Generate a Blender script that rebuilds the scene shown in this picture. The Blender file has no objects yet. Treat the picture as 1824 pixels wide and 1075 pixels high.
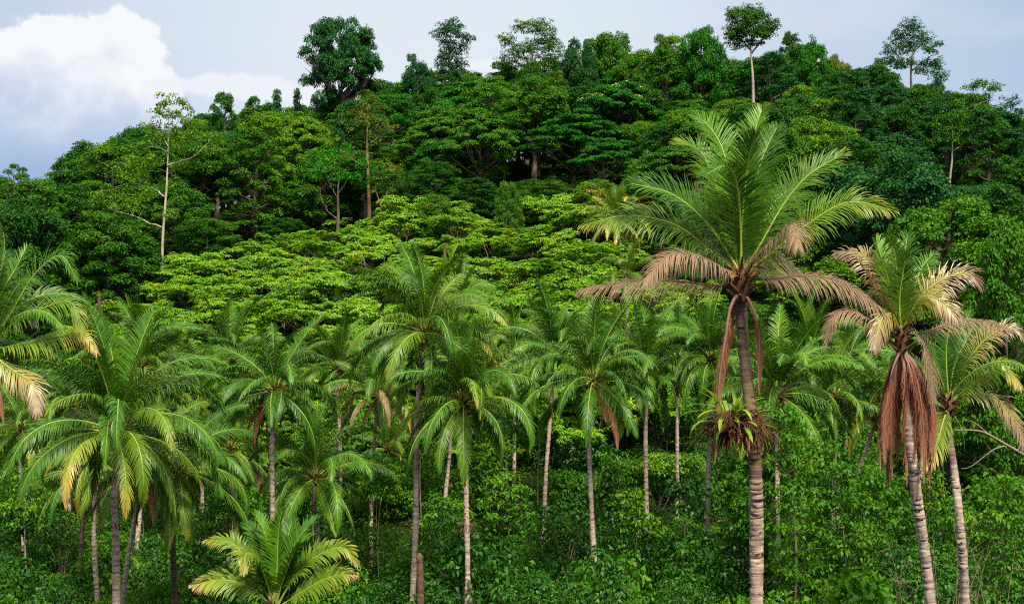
import bpy, math, random
import numpy as np
from mathutils import Vector

# ------------------------------------------------------------------ camera, world, sun, exposure
SC = bpy.context.scene
COL = SC.collection
F, CX, HY, CZ = 2533.0, 912.0, 620.0, 14.0        # focal length in px of the 1824 px picture, centre column, horizon row, eye height

cam_d = bpy.data.cameras.new('camera'); cam = bpy.data.objects.new('camera', cam_d); COL.objects.link(cam)
cam_d.sensor_width = 36.0; cam_d.lens = 50.0; cam_d.clip_start = 0.1; cam_d.clip_end = 12000.0
cam_d.shift_y = (HY - 537.5) / 1824.0
cam.location = (0, 0, CZ); cam.rotation_euler = (math.radians(90), 0, 0)
SC.camera = cam

SUN_EL, SUN_AZ = math.radians(55), math.radians(160)     # azimuth clockwise from +Y
SUN_STRENGTH, EXPOSURE = 1.5, 2.45
sd = bpy.data.lights.new('sun', 'SUN'); sun = bpy.data.objects.new('sun', sd); COL.objects.link(sun)
sd.energy = SUN_STRENGTH; sd.angle = math.radians(11); sd.color = (1.0, 0.93, 0.74)
_sv = Vector((math.sin(SUN_AZ) * math.cos(SUN_EL), math.cos(SUN_AZ) * math.cos(SUN_EL), math.sin(SUN_EL)))
sun.rotation_euler = _sv.to_track_quat('Z', 'Y').to_euler(); sun.location = (0, -20, 80)

vs = SC.view_settings
vs.view_transform = 'Standard'; vs.look = 'None'; vs.gamma = 1.0; vs.use_curve_mapping = False; vs.exposure = EXPOSURE
cy = SC.cycles
cy.max_bounces = 5; cy.diffuse_bounces = 3; cy.glossy_bounces = 2; cy.transmission_bounces = 2; cy.transparent_max_bounces = 4
cy.use_denoising = False; cy.filter_width = 1.1; cy.sample_clamp_indirect = 4.0
cy.caustics_reflective = False; cy.caustics_refractive = False

def make_world():
    w = bpy.data.worlds.new('World'); SC.world = w; w.use_nodes = True
    nt = w.node_tree; N = nt.nodes; L = nt.links; N.clear()
    def node(t, **k):
        n = N.new(t)
        for a, b in k.items(): setattr(n, a, b)
        return n
    def put(sock, v):
        if hasattr(v, 'is_linked'): L.new(v, sock)
        else: sock.default_value = v
    def mth(op, a, b=None, c=None, clamp=False):
        n = node('ShaderNodeMath', operation=op, use_clamp=clamp); put(n.inputs[0], a)
        if b is not None: put(n.inputs[1], b)
        if c is not None: put(n.inputs[2], c)
        return n.outputs[0]
    def rng(v, a, b, c=0.0, d=1.0, smooth=True):
        n = node('ShaderNodeMapRange', interpolation_type='SMOOTHSTEP' if smooth else 'LINEAR')
        put(n.inputs[0], v)
        for i, x in zip((1, 2, 3, 4), (a, b, c, d)): n.inputs[i].default_value = x
        return n.outputs[0]
    def mix(f, a, b):
        n = node('ShaderNodeMix', data_type='RGBA'); put(n.inputs[0], f)
        put(n.inputs[6], a if hasattr(a, 'is_linked') else (*a, 1)); put(n.inputs[7], b if hasattr(b, 'is_linked') else (*b, 1))
        return n.outputs[2]
    def noise(vec, scale, detail=5, rough=0.55):
        n = node('ShaderNodeTexNoise'); L.new(vec, n.inputs['Vector'])
        n.inputs['Scale'].default_value = scale; n.inputs['Detail'].default_value = detail; n.inputs['Roughness'].default_value = rough
        return n.outputs[0]
    tc = node('ShaderNodeTexCoord').outputs['Generated']
    sep = node('ShaderNodeSeparateXYZ'); L.new(tc, sep.inputs[0]); z = sep.outputs[2]; x = sep.outputs[0]
    def dirp(px, py):
        v = Vector(((px - CX) / F, 1.0, (HY - py) / F)); v.normalize(); return v
    def blob(px, py, r, vec=tc, sz=1.0):
        c = dirp(px, py)
        n = node('ShaderNodeVectorMath', operation='DISTANCE'); L.new(vec, n.inputs[0]); n.inputs[1].default_value = (c.x, c.y, c.z * sz)
        return mth('SUBTRACT', r / F, n.outputs['Value'])
    # broad tone of the cloud cover
    broad = noise(tc, 2.2, 3, 0.5)
    pale = blob(820, 40, 0, tc)
    pf = rng(mth('ADD', pale, mth('MULTIPLY', mth('SUBTRACT', broad, 0.5), 0.25)), -0.46, -0.06)
    base = mix(pf, (0.248, 0.325, 0.445), (0.478, 0.515, 0.55))
    # bluer, darker band of cloud low on the left
    low = rng(mth('ADD', z, mth('MULTIPLY', mth('SUBTRACT', noise(tc, 5.0, 4), 0.5), 0.10)), 0.10, 0.185)
    leftm = rng(x, -0.34, -0.16, 1.0, 0.0)
    base = mix(mth('MULTIPLY', mth('SUBTRACT', 1.0, low), leftm), base, (0.165, 0.24, 0.40))
    # wispy streaks
    mp = node('ShaderNodeMapping'); L.new(tc, mp.inputs[0]); mp.inputs['Scale'].default_value = (3.0, 3.0, 11.0); mp.inputs['Rotation'].default_value = (0, math.radians(8), 0)
    st = noise(mp.outputs[0], 2.0, 5, 0.55)
    base = mix(rng(st, 0.45, 0.72, 0.0, 0.35), base, (0.48, 0.505, 0.545))
    # towering cumulus
    bl = None
    for a in ((20, 150, 92), (75, 118, 88), (140, 118, 88), (205, 88, 72), (240, 110, 58), (262, 168, 58), (120, 190, 120), (0, 215, 105), (215, 190, 80), (172, 46, 27), (212, 34, 27), (248, 62, 29), (279, 96, 25), (296, 130, 21), (298, 168, 23), (62, 58, 33), (106, 52, 31), (18, 82, 35), (140, 72, 40)):
        b = blob(*a); bl = b if bl is None else mth('SMOOTH_MAX', bl, b, 0.002)
    puff = mth('MULTIPLY', mth('SUBTRACT', noise(tc, 46.0, 8, 0.62), 0.5), 0.034)
    puff2 = mth('MULTIPLY', mth('SUBTRACT', noise(tc, 14.0, 3, 0.5), 0.5), 0.020)
    cm = mth('ADD', bl, mth('ADD', puff, puff2))
    mask = rng(cm, -0.0008, 0.0045)
    shade = mth('ADD', z, mth('ADD', mth('MULTIPLY', mth('SUBTRACT', noise(tc, 15.0, 7, 0.6), 0.5), 0.16), mth('MULTIPLY', mth('SUBTRACT', noise(tc, 48.0, 4, 0.6), 0.5), 0.022)))
    lit = rng(mth('ADD', shade, mth('MULTIPLY', rng(cm, 0.0, 0.03, 1.0, 0.0), 0.035)), 0.135, 0.215)
    ccol = mix(lit, (0.30, 0.355, 0.475), (0.595, 0.595, 0.595))
    fade = rng(mth('ADD', z, mth('MULTIPLY', mth('SUBTRACT', noise(tc, 9.0, 4), 0.5), 0.05)), 0.115, 0.165)
    sky = mix(mth('MULTIPLY', mask, fade), base, ccol)
    # low bank of cumulus trailing right from the tower
    mp2 = node('ShaderNodeMapping'); L.new(tc, mp2.inputs[0]); mp2.inputs['Scale'].default_value = (1, 1, 4.0)
    bl2 = None
    for a in ((330, 152, 75), (400, 152, 85), (470, 160, 95), (560, 165, 95), (880, 118, 60)):
        b = blob(*a, vec=mp2.outputs[0], sz=4.0); bl2 = b if bl2 is None else mth('SMOOTH_MAX', bl2, b, 0.01)
    cm2 = mth('ADD', bl2, mth('MULTIPLY', mth('SUBTRACT', noise(tc, 36.0, 6, 0.6), 0.5), 0.060))
    sky = mix(mth('MULTIPLY', rng(cm2, -0.004, 0.014), 0.9), sky, (0.55, 0.56, 0.575))
    # Nishita sky thinly through the cloud cover
    ns = node('ShaderNodeTexSky', sky_type='NISHITA'); ns.sun_disc = False; ns.sun_elevation = SUN_EL; ns.sun_rotation = SUN_AZ
    sc_ = node('ShaderNodeVectorMath', operation='SCALE'); L.new(ns.outputs[0], sc_.inputs[0]); sc_.inputs['Scale'].default_value = 0.10
    sky = mix(0.10, sky, sc_.outputs[0])
    # overcast sky brightens towards the zenith
    sky = mix(rng(z, 0.26, 0.6), sky, (0.56, 0.55, 0.51))
    zb = rng(z, 0.25, 1.0, 1.0, 1.25, False)
    s2 = node('ShaderNodeVectorMath', operation='SCALE'); L.new(sky, s2.inputs[0]); L.new(zb, s2.inputs['Scale'])
    bg = node('ShaderNodeBackground'); L.new(s2.outputs[0], bg.inputs[0]); bg.inputs[1].default_value = 0.302
    out = node('ShaderNodeOutputWorld'); L.new(bg.outputs[0], out.inputs[0])
make_world()

# ------------------------------------------------------------------ helpers
def W(px, py, Y):
    """photo direction at a real depth Y metres -> world point"""
    return np.array(((px - CX) / F * Y, Y, CZ + (HY - py) / F * Y))

_PY = [-400, -60, 0, 8, 18, 30, 42, 80, 95, 120, 150, 190, 240, 280, 320, 420, 600, 6000]
_PZ = [13.0, 13.0, 12.3, 11.2, 7.0, 2.0, -1.5, -2.0, -0.2, 6.4, 16.5, 30, 44, 51, 49, 20, -6, -20]
_SX = [-400, -160, -97, -65, -44, 0, 40, 70, 97, 160, 400]
_SV = [.15, .36, .60, .76, .86, 1.0, 1.03, .98, .84, .6, .25]
def ground(x, y):
    x = np.asarray(x, float); y = np.asarray(y, float)
    p = np.interp(y, _PY, _PZ)
    s = np.interp(x, _SX, _SV)
    s = np.where(y < 60, 1.0, 1.0 + (s - 1.0) * np.clip((y - 60) / 60, 0, 1))
    b = 0.55 * np.sin(x * .13 + 1.3) * np.sin(y * .11 + .4) + 0.3 * np.sin(x * .31 + y * .27)
    return p * s + b * np.clip((y - 30) / 40, 0, 1)
def gz(x, y): return float(ground(x, y))

class MB:
    """collects quads with a per-vertex vector (random, along, across) and a material index; builds ONE mesh"""
    def __init__(s): s.v = []; s.q = []; s.a = []; s.m = []; s.n = 0
    def add(s, v, q, a=None, m=0):
        v = np.asarray(v, np.float32).reshape(-1, 3); q = np.asarray(q, np.int32).reshape(-1, 4)
        s.v.append(v); s.q.append(q + s.n); s.n += len(v)
        s.a.append(np.zeros((len(v), 3), np.float32) if a is None else np.asarray(a, np.float32).reshape(-1, 3))
        s.m.append(np.full(len(q), m, np.int32))
        return s
    def tube(s, pts, rad, k=6, m=0, rnd=0.5):
        P = np.asarray(pts, float); n = len(P); R = np.broadcast_to(np.asarray(rad, float), (n,))
        T = np.gradient(P, axis=0); T /= np.linalg.norm(T, axis=1)[:, None] + 1e-9
        ref = np.array((0.3, 0.9, 0.1)) if abs(T[0][2]) > .8 else np.array((0, 0, 1.0))
        A = np.cross(T, ref); A /= np.linalg.norm(A, axis=1)[:, None] + 1e-9; B = np.cross(T, A)
        th = np.arange(k) * 2 * math.pi / k
        V = P[:, None] + R[:, None, None] * (A[:, None] * np.cos(th)[None, :, None] + B[:, None] * np.sin(th)[None, :, None])
        i = np.arange(n - 1)[:, None] * k; j = np.arange(k)[None]; j2 = (j + 1) % k
        q = np.stack([i + j, i + j2, i + k + j2, i + k + j], -1).reshape(-1, 4)
        at = np.zeros((n, k, 3)); at[..., 0] = rnd; at[..., 1] = np.linspace(0, 1, n)[:, None]
        return s.add(V, q, at, m)
    def leaves(s, P, D, Nn, Ln, Wd, rnd, droop=0.15, m=0):
        """rhombic leaves folded along the midrib: P base, D direction, Nn blade normal"""
        D = D / (np.linalg.norm(D, axis=1)[:, None] + 1e-9)
        S = np.cross(D, Nn); S /= np.linalg.norm(S, axis=1)[:, None] + 1e-9
        U = np.cross(S, D); Ln = np.asarray(Ln)[:, None]; Wd = np.asarray(Wd)[:, None]
        tip = P + D * Ln; tip[:, 2] -= droop * Ln[:, 0]
        mid = P + D * Ln * .45
        V = np.stack([P, mid + S * Wd + U * Wd * .35, tip, mid - S * Wd + U * Wd * .35], 1)
        n = len(P); q = np.arange(n * 4).reshape(n, 4)
        at = np.zeros((n, 4, 3)); at[..., 0] = np.asarray(rnd)[:, None]; at[:, 2, 1] = 1; at[:, (1, 3), 1] = .5
        return s.add(V, q, at, m)
    def mesh(s, name, mats, smooth=False):
        me = bpy.data.meshes.new(name)
        v = np.concatenate(s.v); q = np.concatenate(s.q); a = np.concatenate(s.a); m = np.concatenate(s.m)
        me.vertices.add(len(v)); me.vertices.foreach_set('co', v.ravel())
        me.loops.add(q.size); me.loops.foreach_set('vertex_index', q.ravel())
        me.polygons.add(len(q)); me.polygons.foreach_set('loop_start', np.arange(0, q.size, 4, dtype=np.int32))
        me.polygons.foreach_set('material_index', m)
        if smooth: me.polygons.foreach_set('use_smooth', np.ones(len(q), bool))
        for mt in mats: me.materials.append(mt)
        at = me.attributes.new('par', 'FLOAT_VECTOR', 'POINT'); at.data.foreach_set('vector', a.ravel())
        me.update(calc_edges=True)
        return me

def link(name, me, parent=None, loc=(0, 0, 0), rz=0.0, sc=None):
    o = bpy.data.objects.new(name, me); COL.objects.link(o)
    o.location = [float(c) for c in loc]; o.rotation_euler = (0, 0, rz)
    if sc is not None: o.scale = sc if hasattr(sc, '__len__') else (sc, sc, sc)
    if parent is not None: o.parent = parent
    return o
def paint(o, *mats):
    for i, m in enumerate(mats):
        if m: o.material_slots[i].link = 'OBJECT'; o.material_slots[i].material = M[m]
    return o
def tag(o, label, cat, group=None, kind=None):
    if label: o['label'] = label
    if cat: o['category'] = cat
    if group: o['group'] = group
    if kind: o['kind'] = kind
    return o
def thing(name, loc, label, cat, group=None, rz=0.0, sc=None):
    return tag(link(name, None, None, loc, rz, sc), label, cat, group)

# ------------------------------------------------------------------ materials
def nodes(name):
    m = bpy.data.materials.new(name); m.use_nodes = True
    nt = m.node_tree; nt.nodes.clear()
    return m, nt, nt.nodes, nt.links
def rgba(c): return (*c, 1.0)
def mixn(N, L, f, a, b):
    n = N.new('ShaderNodeMix'); n.data_type = 'RGBA'
    for s, v in ((n.inputs[0], f), (n.inputs[6], a), (n.inputs[7], b)):
        if hasattr(v, 'is_linked'): L.new(v, s)
        else: s.default_value = rgba(v) if isinstance(v, tuple) else v
    return n.outputs[2]
def mapr(N, L, v, a, b, c=0.0, d=1.0):
    n = N.new('ShaderNodeMapRange'); L.new(v, n.inputs[0])
    for i, x in zip((1, 2, 3, 4), (a, b, c, d)): n.inputs[i].default_value = x
    return n.outputs[0]
def madd(N, L, a, b, op='ADD'):
    n = N.new('ShaderNodeMath'); n.operation = op
    for s, v in ((n.inputs[0], a), (n.inputs[1], b)):
        if hasattr(v, 'is_linked'): L.new(v, s)
        else: s.default_value = v
    return n.outputs[0]
def leaf_shader(N, L, col, trans, rough, spec, tcol=(1.35, 1.25, .45)):
    p = N.new('ShaderNodeBsdfPrincipled'); L.new(col, p.inputs['Base Color'])
    p.inputs['Roughness'].default_value = rough; p.inputs['Specular IOR Level'].default_value = spec
    t = N.new('ShaderNodeBsdfTranslucent')
    v = N.new('ShaderNodeVectorMath'); v.operation = 'MULTIPLY'; L.new(col, v.inputs[0]); v.inputs[1].default_value = tcol
    L.new(v.outputs[0], t.inputs[0])
    mx = N.new('ShaderNodeMixShader'); mx.inputs[0].default_value = trans
    L.new(p.outputs[0], mx.inputs[1]); L.new(t.outputs[0], mx.inputs[2])
    o = N.new('ShaderNodeOutputMaterial'); L.new(mx.outputs[0], o.inputs[0])
def leaf_mat(name, dark, light, young, trans=.2, rough=.55, spec=.14, objvar=.5, odd=None):
    """dark..light by each leaf's own random number, shifted a little from plant to plant; some young leaves"""
    m, nt, N, L = nodes(name)
    at = N.new('ShaderNodeAttribute'); at.attribute_name = 'par'
    sp = N.new('ShaderNodeSeparateXYZ'); L.new(at.outputs['Vector'], sp.inputs[0])
    oi = N.new('ShaderNodeObjectInfo')
    k = madd(N, L, madd(N, L, sp.outputs[0], 1 - objvar, 'MULTIPLY'), madd(N, L, oi.outputs['Random'], objvar, 'MULTIPLY'))
    c = mixn(N, L, k, dark, light)
    c = mixn(N, L, mapr(N, L, sp.outputs[0], .86, 1.0, 0, .85), c, young)
    # broad patches of differing growth through the crown
    g = N.new('ShaderNodeNewGeometry'); nz = N.new('ShaderNodeTexNoise'); L.new(g.outputs['Position'], nz.inputs['Vector'])
    nz.inputs['Scale'].default_value = .35; nz.inputs['Detail'].default_value = 3
    c = mixn(N, L, mapr(N, L, nz.outputs[0], .5, .72, 0, .45), c, young)
    if odd: c = mixn(N, L, mapr(N, L, sp.outputs[0], .0, .012, 1, 0), c, odd)
    leaf_shader(N, L, c, trans, rough, spec)
    return m
def frond_mat(name, dark, light, tip, dry, th, wid=.18, trans=.13, rough=.4, spec=.5):
    """green leaflets that yellow and then dry out beyond 'th' along the frond"""
    m, nt, N, L = nodes(name)
    at = N.new('ShaderNodeAttribute'); at.attribute_name = 'par'
    sp = N.new('ShaderNodeSeparateXYZ'); L.new(at.outputs['Vector'], sp.inputs[0])
    oi = N.new('ShaderNodeObjectInfo')
    c = mixn(N, L, madd(N, L, madd(N, L, sp.outputs[0], .55, 'MULTIPLY'), madd(N, L, oi.outputs['Random'], .45, 'MULTIPLY')), dark, light)
    g = N.new('ShaderNodeNewGeometry'); nz = N.new('ShaderNodeTexNoise'); L.new(g.outputs['Position'], nz.inputs['Vector'])
    nz.inputs['Scale'].default_value = 1.6; nz.inputs['Detail'].default_value = 2
    u = madd(N, L, madd(N, L, sp.outputs[1], .8, 'MULTIPLY'), madd(N, L, sp.outputs[2], .28, 'MULTIPLY'))
    u = madd(N, L, u, madd(N, L, madd(N, L, sp.outputs[0], .16, 'MULTIPLY'), madd(N, L, nz.outputs[0], .34, 'MULTIPLY')))
    u = madd(N, L, u, -.25)
    u = madd(N, L, u, madd(N, L, madd(N, L, oi.outputs['Random'], -.5), .22, 'MULTIPLY'))
    c = mixn(N, L, mapr(N, L, u, th - wid * 1.6, th), c, tip)
    c = mixn(N, L, mapr(N, L, u, th - wid * .3, th + wid), c, dry)
    leaf_shader(N, L, c, trans, rough, spec, (1.3, 1.25, .5))
    return m
def bark_mat(name, a, b, c, scale=3.0, stretch=(1, 1, .25), rings=0.0, bump=.6, upper=None):
    m, nt, N, L = nodes(name)
    tc = N.new('ShaderNodeTexCoord'); mp = N.new('ShaderNodeMapping'); L.new(tc.outputs['Object'], mp.inputs[0]); mp.inputs['Scale'].default_value = stretch
    n1 = N.new('ShaderNodeTexNoise'); L.new(mp.outputs[0], n1.inputs['Vector']); n1.inputs['Scale'].default_value = scale; n1.inputs['Detail'].default_value = 8; n1.inputs['Roughness'].default_value = .65
    n2 = N.new('ShaderNodeTexNoise'); L.new(tc.outputs['Object'], n2.inputs['Vector']); n2.inputs['Scale'].default_value = 1.3; n2.inputs['Detail'].default_value = 5
    n3 = N.new('ShaderNodeTexNoise'); L.new(tc.outputs['Object'], n3.inputs['Vector']); n3.inputs['Scale'].default_value = 5.5; n3.inputs['Detail'].default_value = 4
    col = mixn(N, L, mapr(N, L, n1.outputs[0], .3, .7), a, b)
    col = mixn(N, L, mapr(N, L, n2.outputs[0], .52, .68), col, c)
    h = n1.outputs[0]
    if rings:
        m2 = N.new('ShaderNodeMapping'); L.new(tc.outputs['Object'], m2.inputs[0]); m2.inputs['Scale'].default_value = (1.1, 1.1, rings)
        w = N.new('ShaderNodeTexNoise'); L.new(m2.outputs[0], w.inputs['Vector']); w.inputs['Scale'].default_value = 1.0; w.inputs['Detail'].default_value = 4; w.inputs['Roughness'].default_value = .6
        col = mixn(N, L, mapr(N, L, w.outputs[0], .36, .50, .55, 0), col, tuple(x * .38 for x in a))
        col = mixn(N, L, mapr(N, L, w.outputs[0], .55, .68, 0, .6), col, tuple(min(.6, x * 1.25) for x in b))
        h = madd(N, L, n1.outputs[0], w.outputs[0])
    if upper:                                       # younger bark near the crown is dark brown
        at = N.new('ShaderNodeAttribute'); at.attribute_name = 'par'; sp = N.new('ShaderNodeSeparateXYZ'); L.new(at.outputs['Vector'], sp.inputs[0])
        u = madd(N, L, sp.outputs[1], madd(N, L, n2.outputs[0], .25, 'MULTIPLY'))
        col = mixn(N, L, mapr(N, L, u, upper + .08, upper + .2, 0, .8), col, (.085, .05, .032))
    col = mixn(N, L, mapr(N, L, n3.outputs[0], .61, .68), col, tuple(x * .22 for x in a))
    bp = N.new('ShaderNodeBump'); bp.inputs['Strength'].default_value = bump; bp.inputs['Distance'].default_value = .05; L.new(h, bp.inputs['Height'])
    p = N.new('ShaderNodeBsdfPrincipled'); L.new(col, p.inputs['Base Color']); p.inputs['Roughness'].default_value = .9; p.inputs['Specular IOR Level'].default_value = .15
    L.new(bp.outputs[0], p.inputs['Normal'])
    o = N.new('ShaderNodeOutputMaterial'); L.new(p.outputs[0], o.inputs[0])
    return m
def plain_mat(name, a, b, scale=4.0, rough=.6, spec=.3):
    m, nt, N, L = nodes(name)
    tc = N.new('ShaderNodeTexCoord'); n1 = N.new('ShaderNodeTexNoise'); L.new(tc.outputs['Object'], n1.inputs['Vector']); n1.inputs['Scale'].default_value = scale; n1.inputs['Detail'].default_value = 4
    oi = N.new('ShaderNodeObjectInfo')
    k = madd(N, L, mapr(N, L, n1.outputs[0], .3, .7, 0, .7), madd(N, L, oi.outputs['Random'], .3, 'MULTIPLY'))
    p = N.new('ShaderNodeBsdfPrincipled'); L.new(mixn(N, L, k, a, b), p.inputs['Base Color']); p.inputs['Roughness'].default_value = rough; p.inputs['Specular IOR Level'].default_value = spec
    o = N.new('ShaderNodeOutputMaterial'); L.new(p.outputs[0], o.inputs[0])
    return m

DRY = (.25, .165, .108); DRYY = (.40, .27, .04)
M = {
 'green':  frond_mat('frond_green', (.019, .080, .008), (.082, .195, .012), (.17, .25, .02), (.28, .20, .08), 1.38, .14, spec=.2),
 'lime':   frond_mat('frond_lime', (.042, .130, .008), (.125, .26, .012), (.20, .28, .02), (.33, .22, .09), 1.34, .14, spec=.2),
 'tip':    frond_mat('frond_dry_tip', (.036, .105, .008), (.125, .225, .014), (.24, .25, .02), (.33, .22, .10), 1.08, .14, spec=.2),
 'half':   frond_mat('frond_half_dry', (.05, .12, .014), (.15, .22, .025), (.31, .24, .05), DRY, .52, .25),
 'yellow': frond_mat('frond_yellowing', (.09, .18, .010), (.21, .28, .014), (.40, .31, .02), (.36, .23, .10), .84),
 'olivef': frond_mat('frond_olive', (.06, .14, .010), (.15, .23, .016), (.25, .24, .03), (.31, .22, .12), .92, .16, spec=.2),
 'dry':    frond_mat('frond_dry', (.12, .078, .048), (.33, .23, .16), (.27, .18, .12), DRY, .3, trans=.15, rough=.75, spec=.2),
 'dead':   frond_mat('frond_dead', (.13, .042, .022), (.33, .125, .070), (.29, .11, .060), (.31, .155, .10), .7, trans=.1, rough=.8, spec=.15),
 'rib':    plain_mat('midrib', (.17, .26, .03), (.32, .35, .05), 2, .45, .4),
 'ribdry': plain_mat('midrib_dry', (.13, .065, .045), (.27, .15, .11), 2, .7, .2),
 'boot':   bark_mat('leaf_base_fibre', (.075, .034, .018), (.17, .085, .045), (.04, .02, .012), 6, (1, 1, .5)),
 'flower': plain_mat('flower_stalk', (.28, .13, .03), (.42, .24, .05), 5),
 'nut':    plain_mat('coconut_husk', (.13, .13, .018), (.36, .20, .035), 2.5, .4, .4),
 'palmbark': bark_mat('palm_bark', (.27, .195, .165), (.45, .34, .295), (.31, .26, .22), 6, (1, 1, .6), 9.0, upper=.80),
 'palmbarkhero': bark_mat('palm_bark_two_toned', (.28, .175, .135), (.50, .37, .31), (.36, .23, .18), 4.5, (1, 1, .6), 12.0, upper=.62),
 'palmbarkdark': bark_mat('palm_bark_dark', (.065, .042, .03), (.15, .09, .06), (.05, .05, .028), 6, (1, 1, .6), 9.0),
 'bark':   bark_mat('tree_bark', (.11, .085, .065), (.20, .155, .12), (.07, .06, .045), 4),
 'barkpale': bark_mat('tree_bark_pale', (.30, .25, .21), (.44, .38, .33), (.24, .19, .15), 4),
 'barkrust': bark_mat('tree_bark_rust', (.20, .11, .065), (.30, .17, .10), (.14, .085, .055), 4),
 'dark':   leaf_mat('leaf_dark', (.006, .044, .003), (.026, .118, .005), (.060, .185, .006)),
 'mid':    leaf_mat('leaf_mid', (.013, .078, .003), (.058, .185, .005), (.135, .280, .006)),
 'bright': leaf_mat('leaf_bright', (.034, .120, .002), (.110, .245, .004), (.205, .335, .006)),
 'blue':   leaf_mat('leaf_bluish_hazed', (.006, .055, .014), (.022, .115, .022), (.050, .165, .016)),  # distance haze over ridge and far-right trees is put into this leaf colour
 'emerald': leaf_mat('leaf_emerald', (.007, .082, .003), (.026, .175, .005), (.060, .250, .006)),
 'olive':  leaf_mat('leaf_rust', (.055, .100, .008), (.13, .175, .014), (.21, .20, .018)),
 'wisp':   leaf_mat('leaf_wispy', (.045, .130, .008), (.105, .235, .012), (.17, .29, .016), .3),
 'cassava': leaf_mat('leaf_cassava', (.052, .190, .006), (.190, .375, .010), (.37, .43, .012), .32, .5, .3, .45, (.5, .12, .02)),
 'shrub':  leaf_mat('leaf_shrub', (.016, .084, .004), (.074, .222, .006), (.165, .320, .008), .3, .55, .2, .35, (.45, .11, .02)),
 'shrubdark': leaf_mat('leaf_shrub_dark', (.006, .046, .004), (.034, .138, .006), (.085, .230, .008), .25, .5, .25, .35),
 'fern':   leaf_mat('leaf_fern', (.035, .13, .012), (.10, .25, .016), (.18, .31, .02), .3, .5, .3, .4),
 'nestfern': leaf_mat('leaf_nest_fern', (.09, .22, .008), (.20, .35, .012), (.34, .40, .02), .3, .4, .5, .3),
 'cream':  plain_mat('blossom_cream', (.45, .42, .10), (.62, .58, .22), 3),
 'white':  plain_mat('blossom_white', (.7, .7, .66), (.8, .8, .78), 3),
 'twig':   bark_mat('dead_twig', (.17, .12, .085), (.28, .21, .165), (.17, .12, .09), 6),
}
def ground_mat():
    m, nt, N, L = nodes('forest_floor')
    g = N.new('ShaderNodeNewGeometry')
    n1 = N.new('ShaderNodeTexNoise'); L.new(g.outputs['Position'], n1.inputs['Vector']); n1.inputs['Scale'].default_value = .5; n1.inputs['Detail'].default_value = 8
    n2 = N.new('ShaderNodeTexNoise'); L.new(g.outputs['Position'], n2.inputs['Vector']); n2.inputs['Scale'].default_value = 4; n2.inputs['Detail'].default_value = 6
    c = mixn(N, L, mapr(N, L, n1.outputs[0], .4, .62), (.022, .017, .010), (.012, .030, .007))
    c = mixn(N, L, mapr(N, L, n2.outputs[0], .5, .7), c, (.016, .042, .008))
    b = N.new('ShaderNodeBump'); b.inputs['Distance'].default_value = .2; L.new(n2.outputs[0], b.inputs['Height'])
    p = N.new('ShaderNodeBsdfPrincipled'); L.new(c, p.inputs['Base Color']); p.inputs['Roughness'].default_value = 1.0; p.inputs['Specular IOR Level'].default_value = .03; L.new(b.outputs[0], p.inputs['Normal'])
    o = N.new('ShaderNodeOutputMaterial'); L.new(p.outputs[0], o.inputs[0])
    return m

# ------------------------------------------------------------------ terrain
def build_ground():
    xs = np.concatenate([np.linspace(-4000, -300, 10), np.linspace(-260, 260, 131), np.linspace(300, 4000, 10)])
    ys = np.concatenate([np.linspace(-1500, -60, 8), np.linspace(-50, 330, 128), np.linspace(345, 620, 18), np.linspace(700, 6000, 10)])
    X, Y = np.meshgrid(xs, ys); Z = ground(X, Y)
    nx, ny = len(xs), len(ys)
    i = (np.arange(ny - 1)[:, None] * nx + np.arange(nx - 1)[None]).ravel()
    mb = MB().add(np.stack([X, Y, Z], -1), np.stack([i, i + 1, i + nx + 1, i + nx], -1))
    o = link('ground', mb.mesh('ground', [ground_mat()], True)); o['kind'] = 'structure'
    o['label'] = 'dark leaf-littered soil of the valley and wooded hillside'
build_ground()

# ------------------------------------------------------------------ palm fronds
UPZ = np.array((0, 0, 1.0))
def resample(pts, n):
    """smooth (Catmull-Rom) polyline through pts with n points"""
    P = np.asarray(pts, float); k = len(P)
    if k == 2: return P[0] + (P[1] - P[0]) * np.linspace(0, 1, n)[:, None]
    E = np.vstack([2 * P[0] - P[1], P, 2 * P[-1] - P[-2]])
    d = np.concatenate([[0], np.cumsum(np.linalg.norm(np.diff(P, axis=0), axis=1))]); d /= d[-1]
    out = []
    for t in np.linspace(0, 1, n):
        i = min(np.searchsorted(d, t, 'right') - 1, k - 2); u = (t - d[i]) / (d[i + 1] - d[i])
        a, b, c, e = E[i], E[i + 1], E[i + 2], E[i + 3]
        out.append(.5 * ((2 * b) + (c - a) * u + (2 * a - 5 * b + 4 * c - e) * u * u + (3 * b - a - 3 * c + e) * u ** 3))
    return np.array(out)

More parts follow.
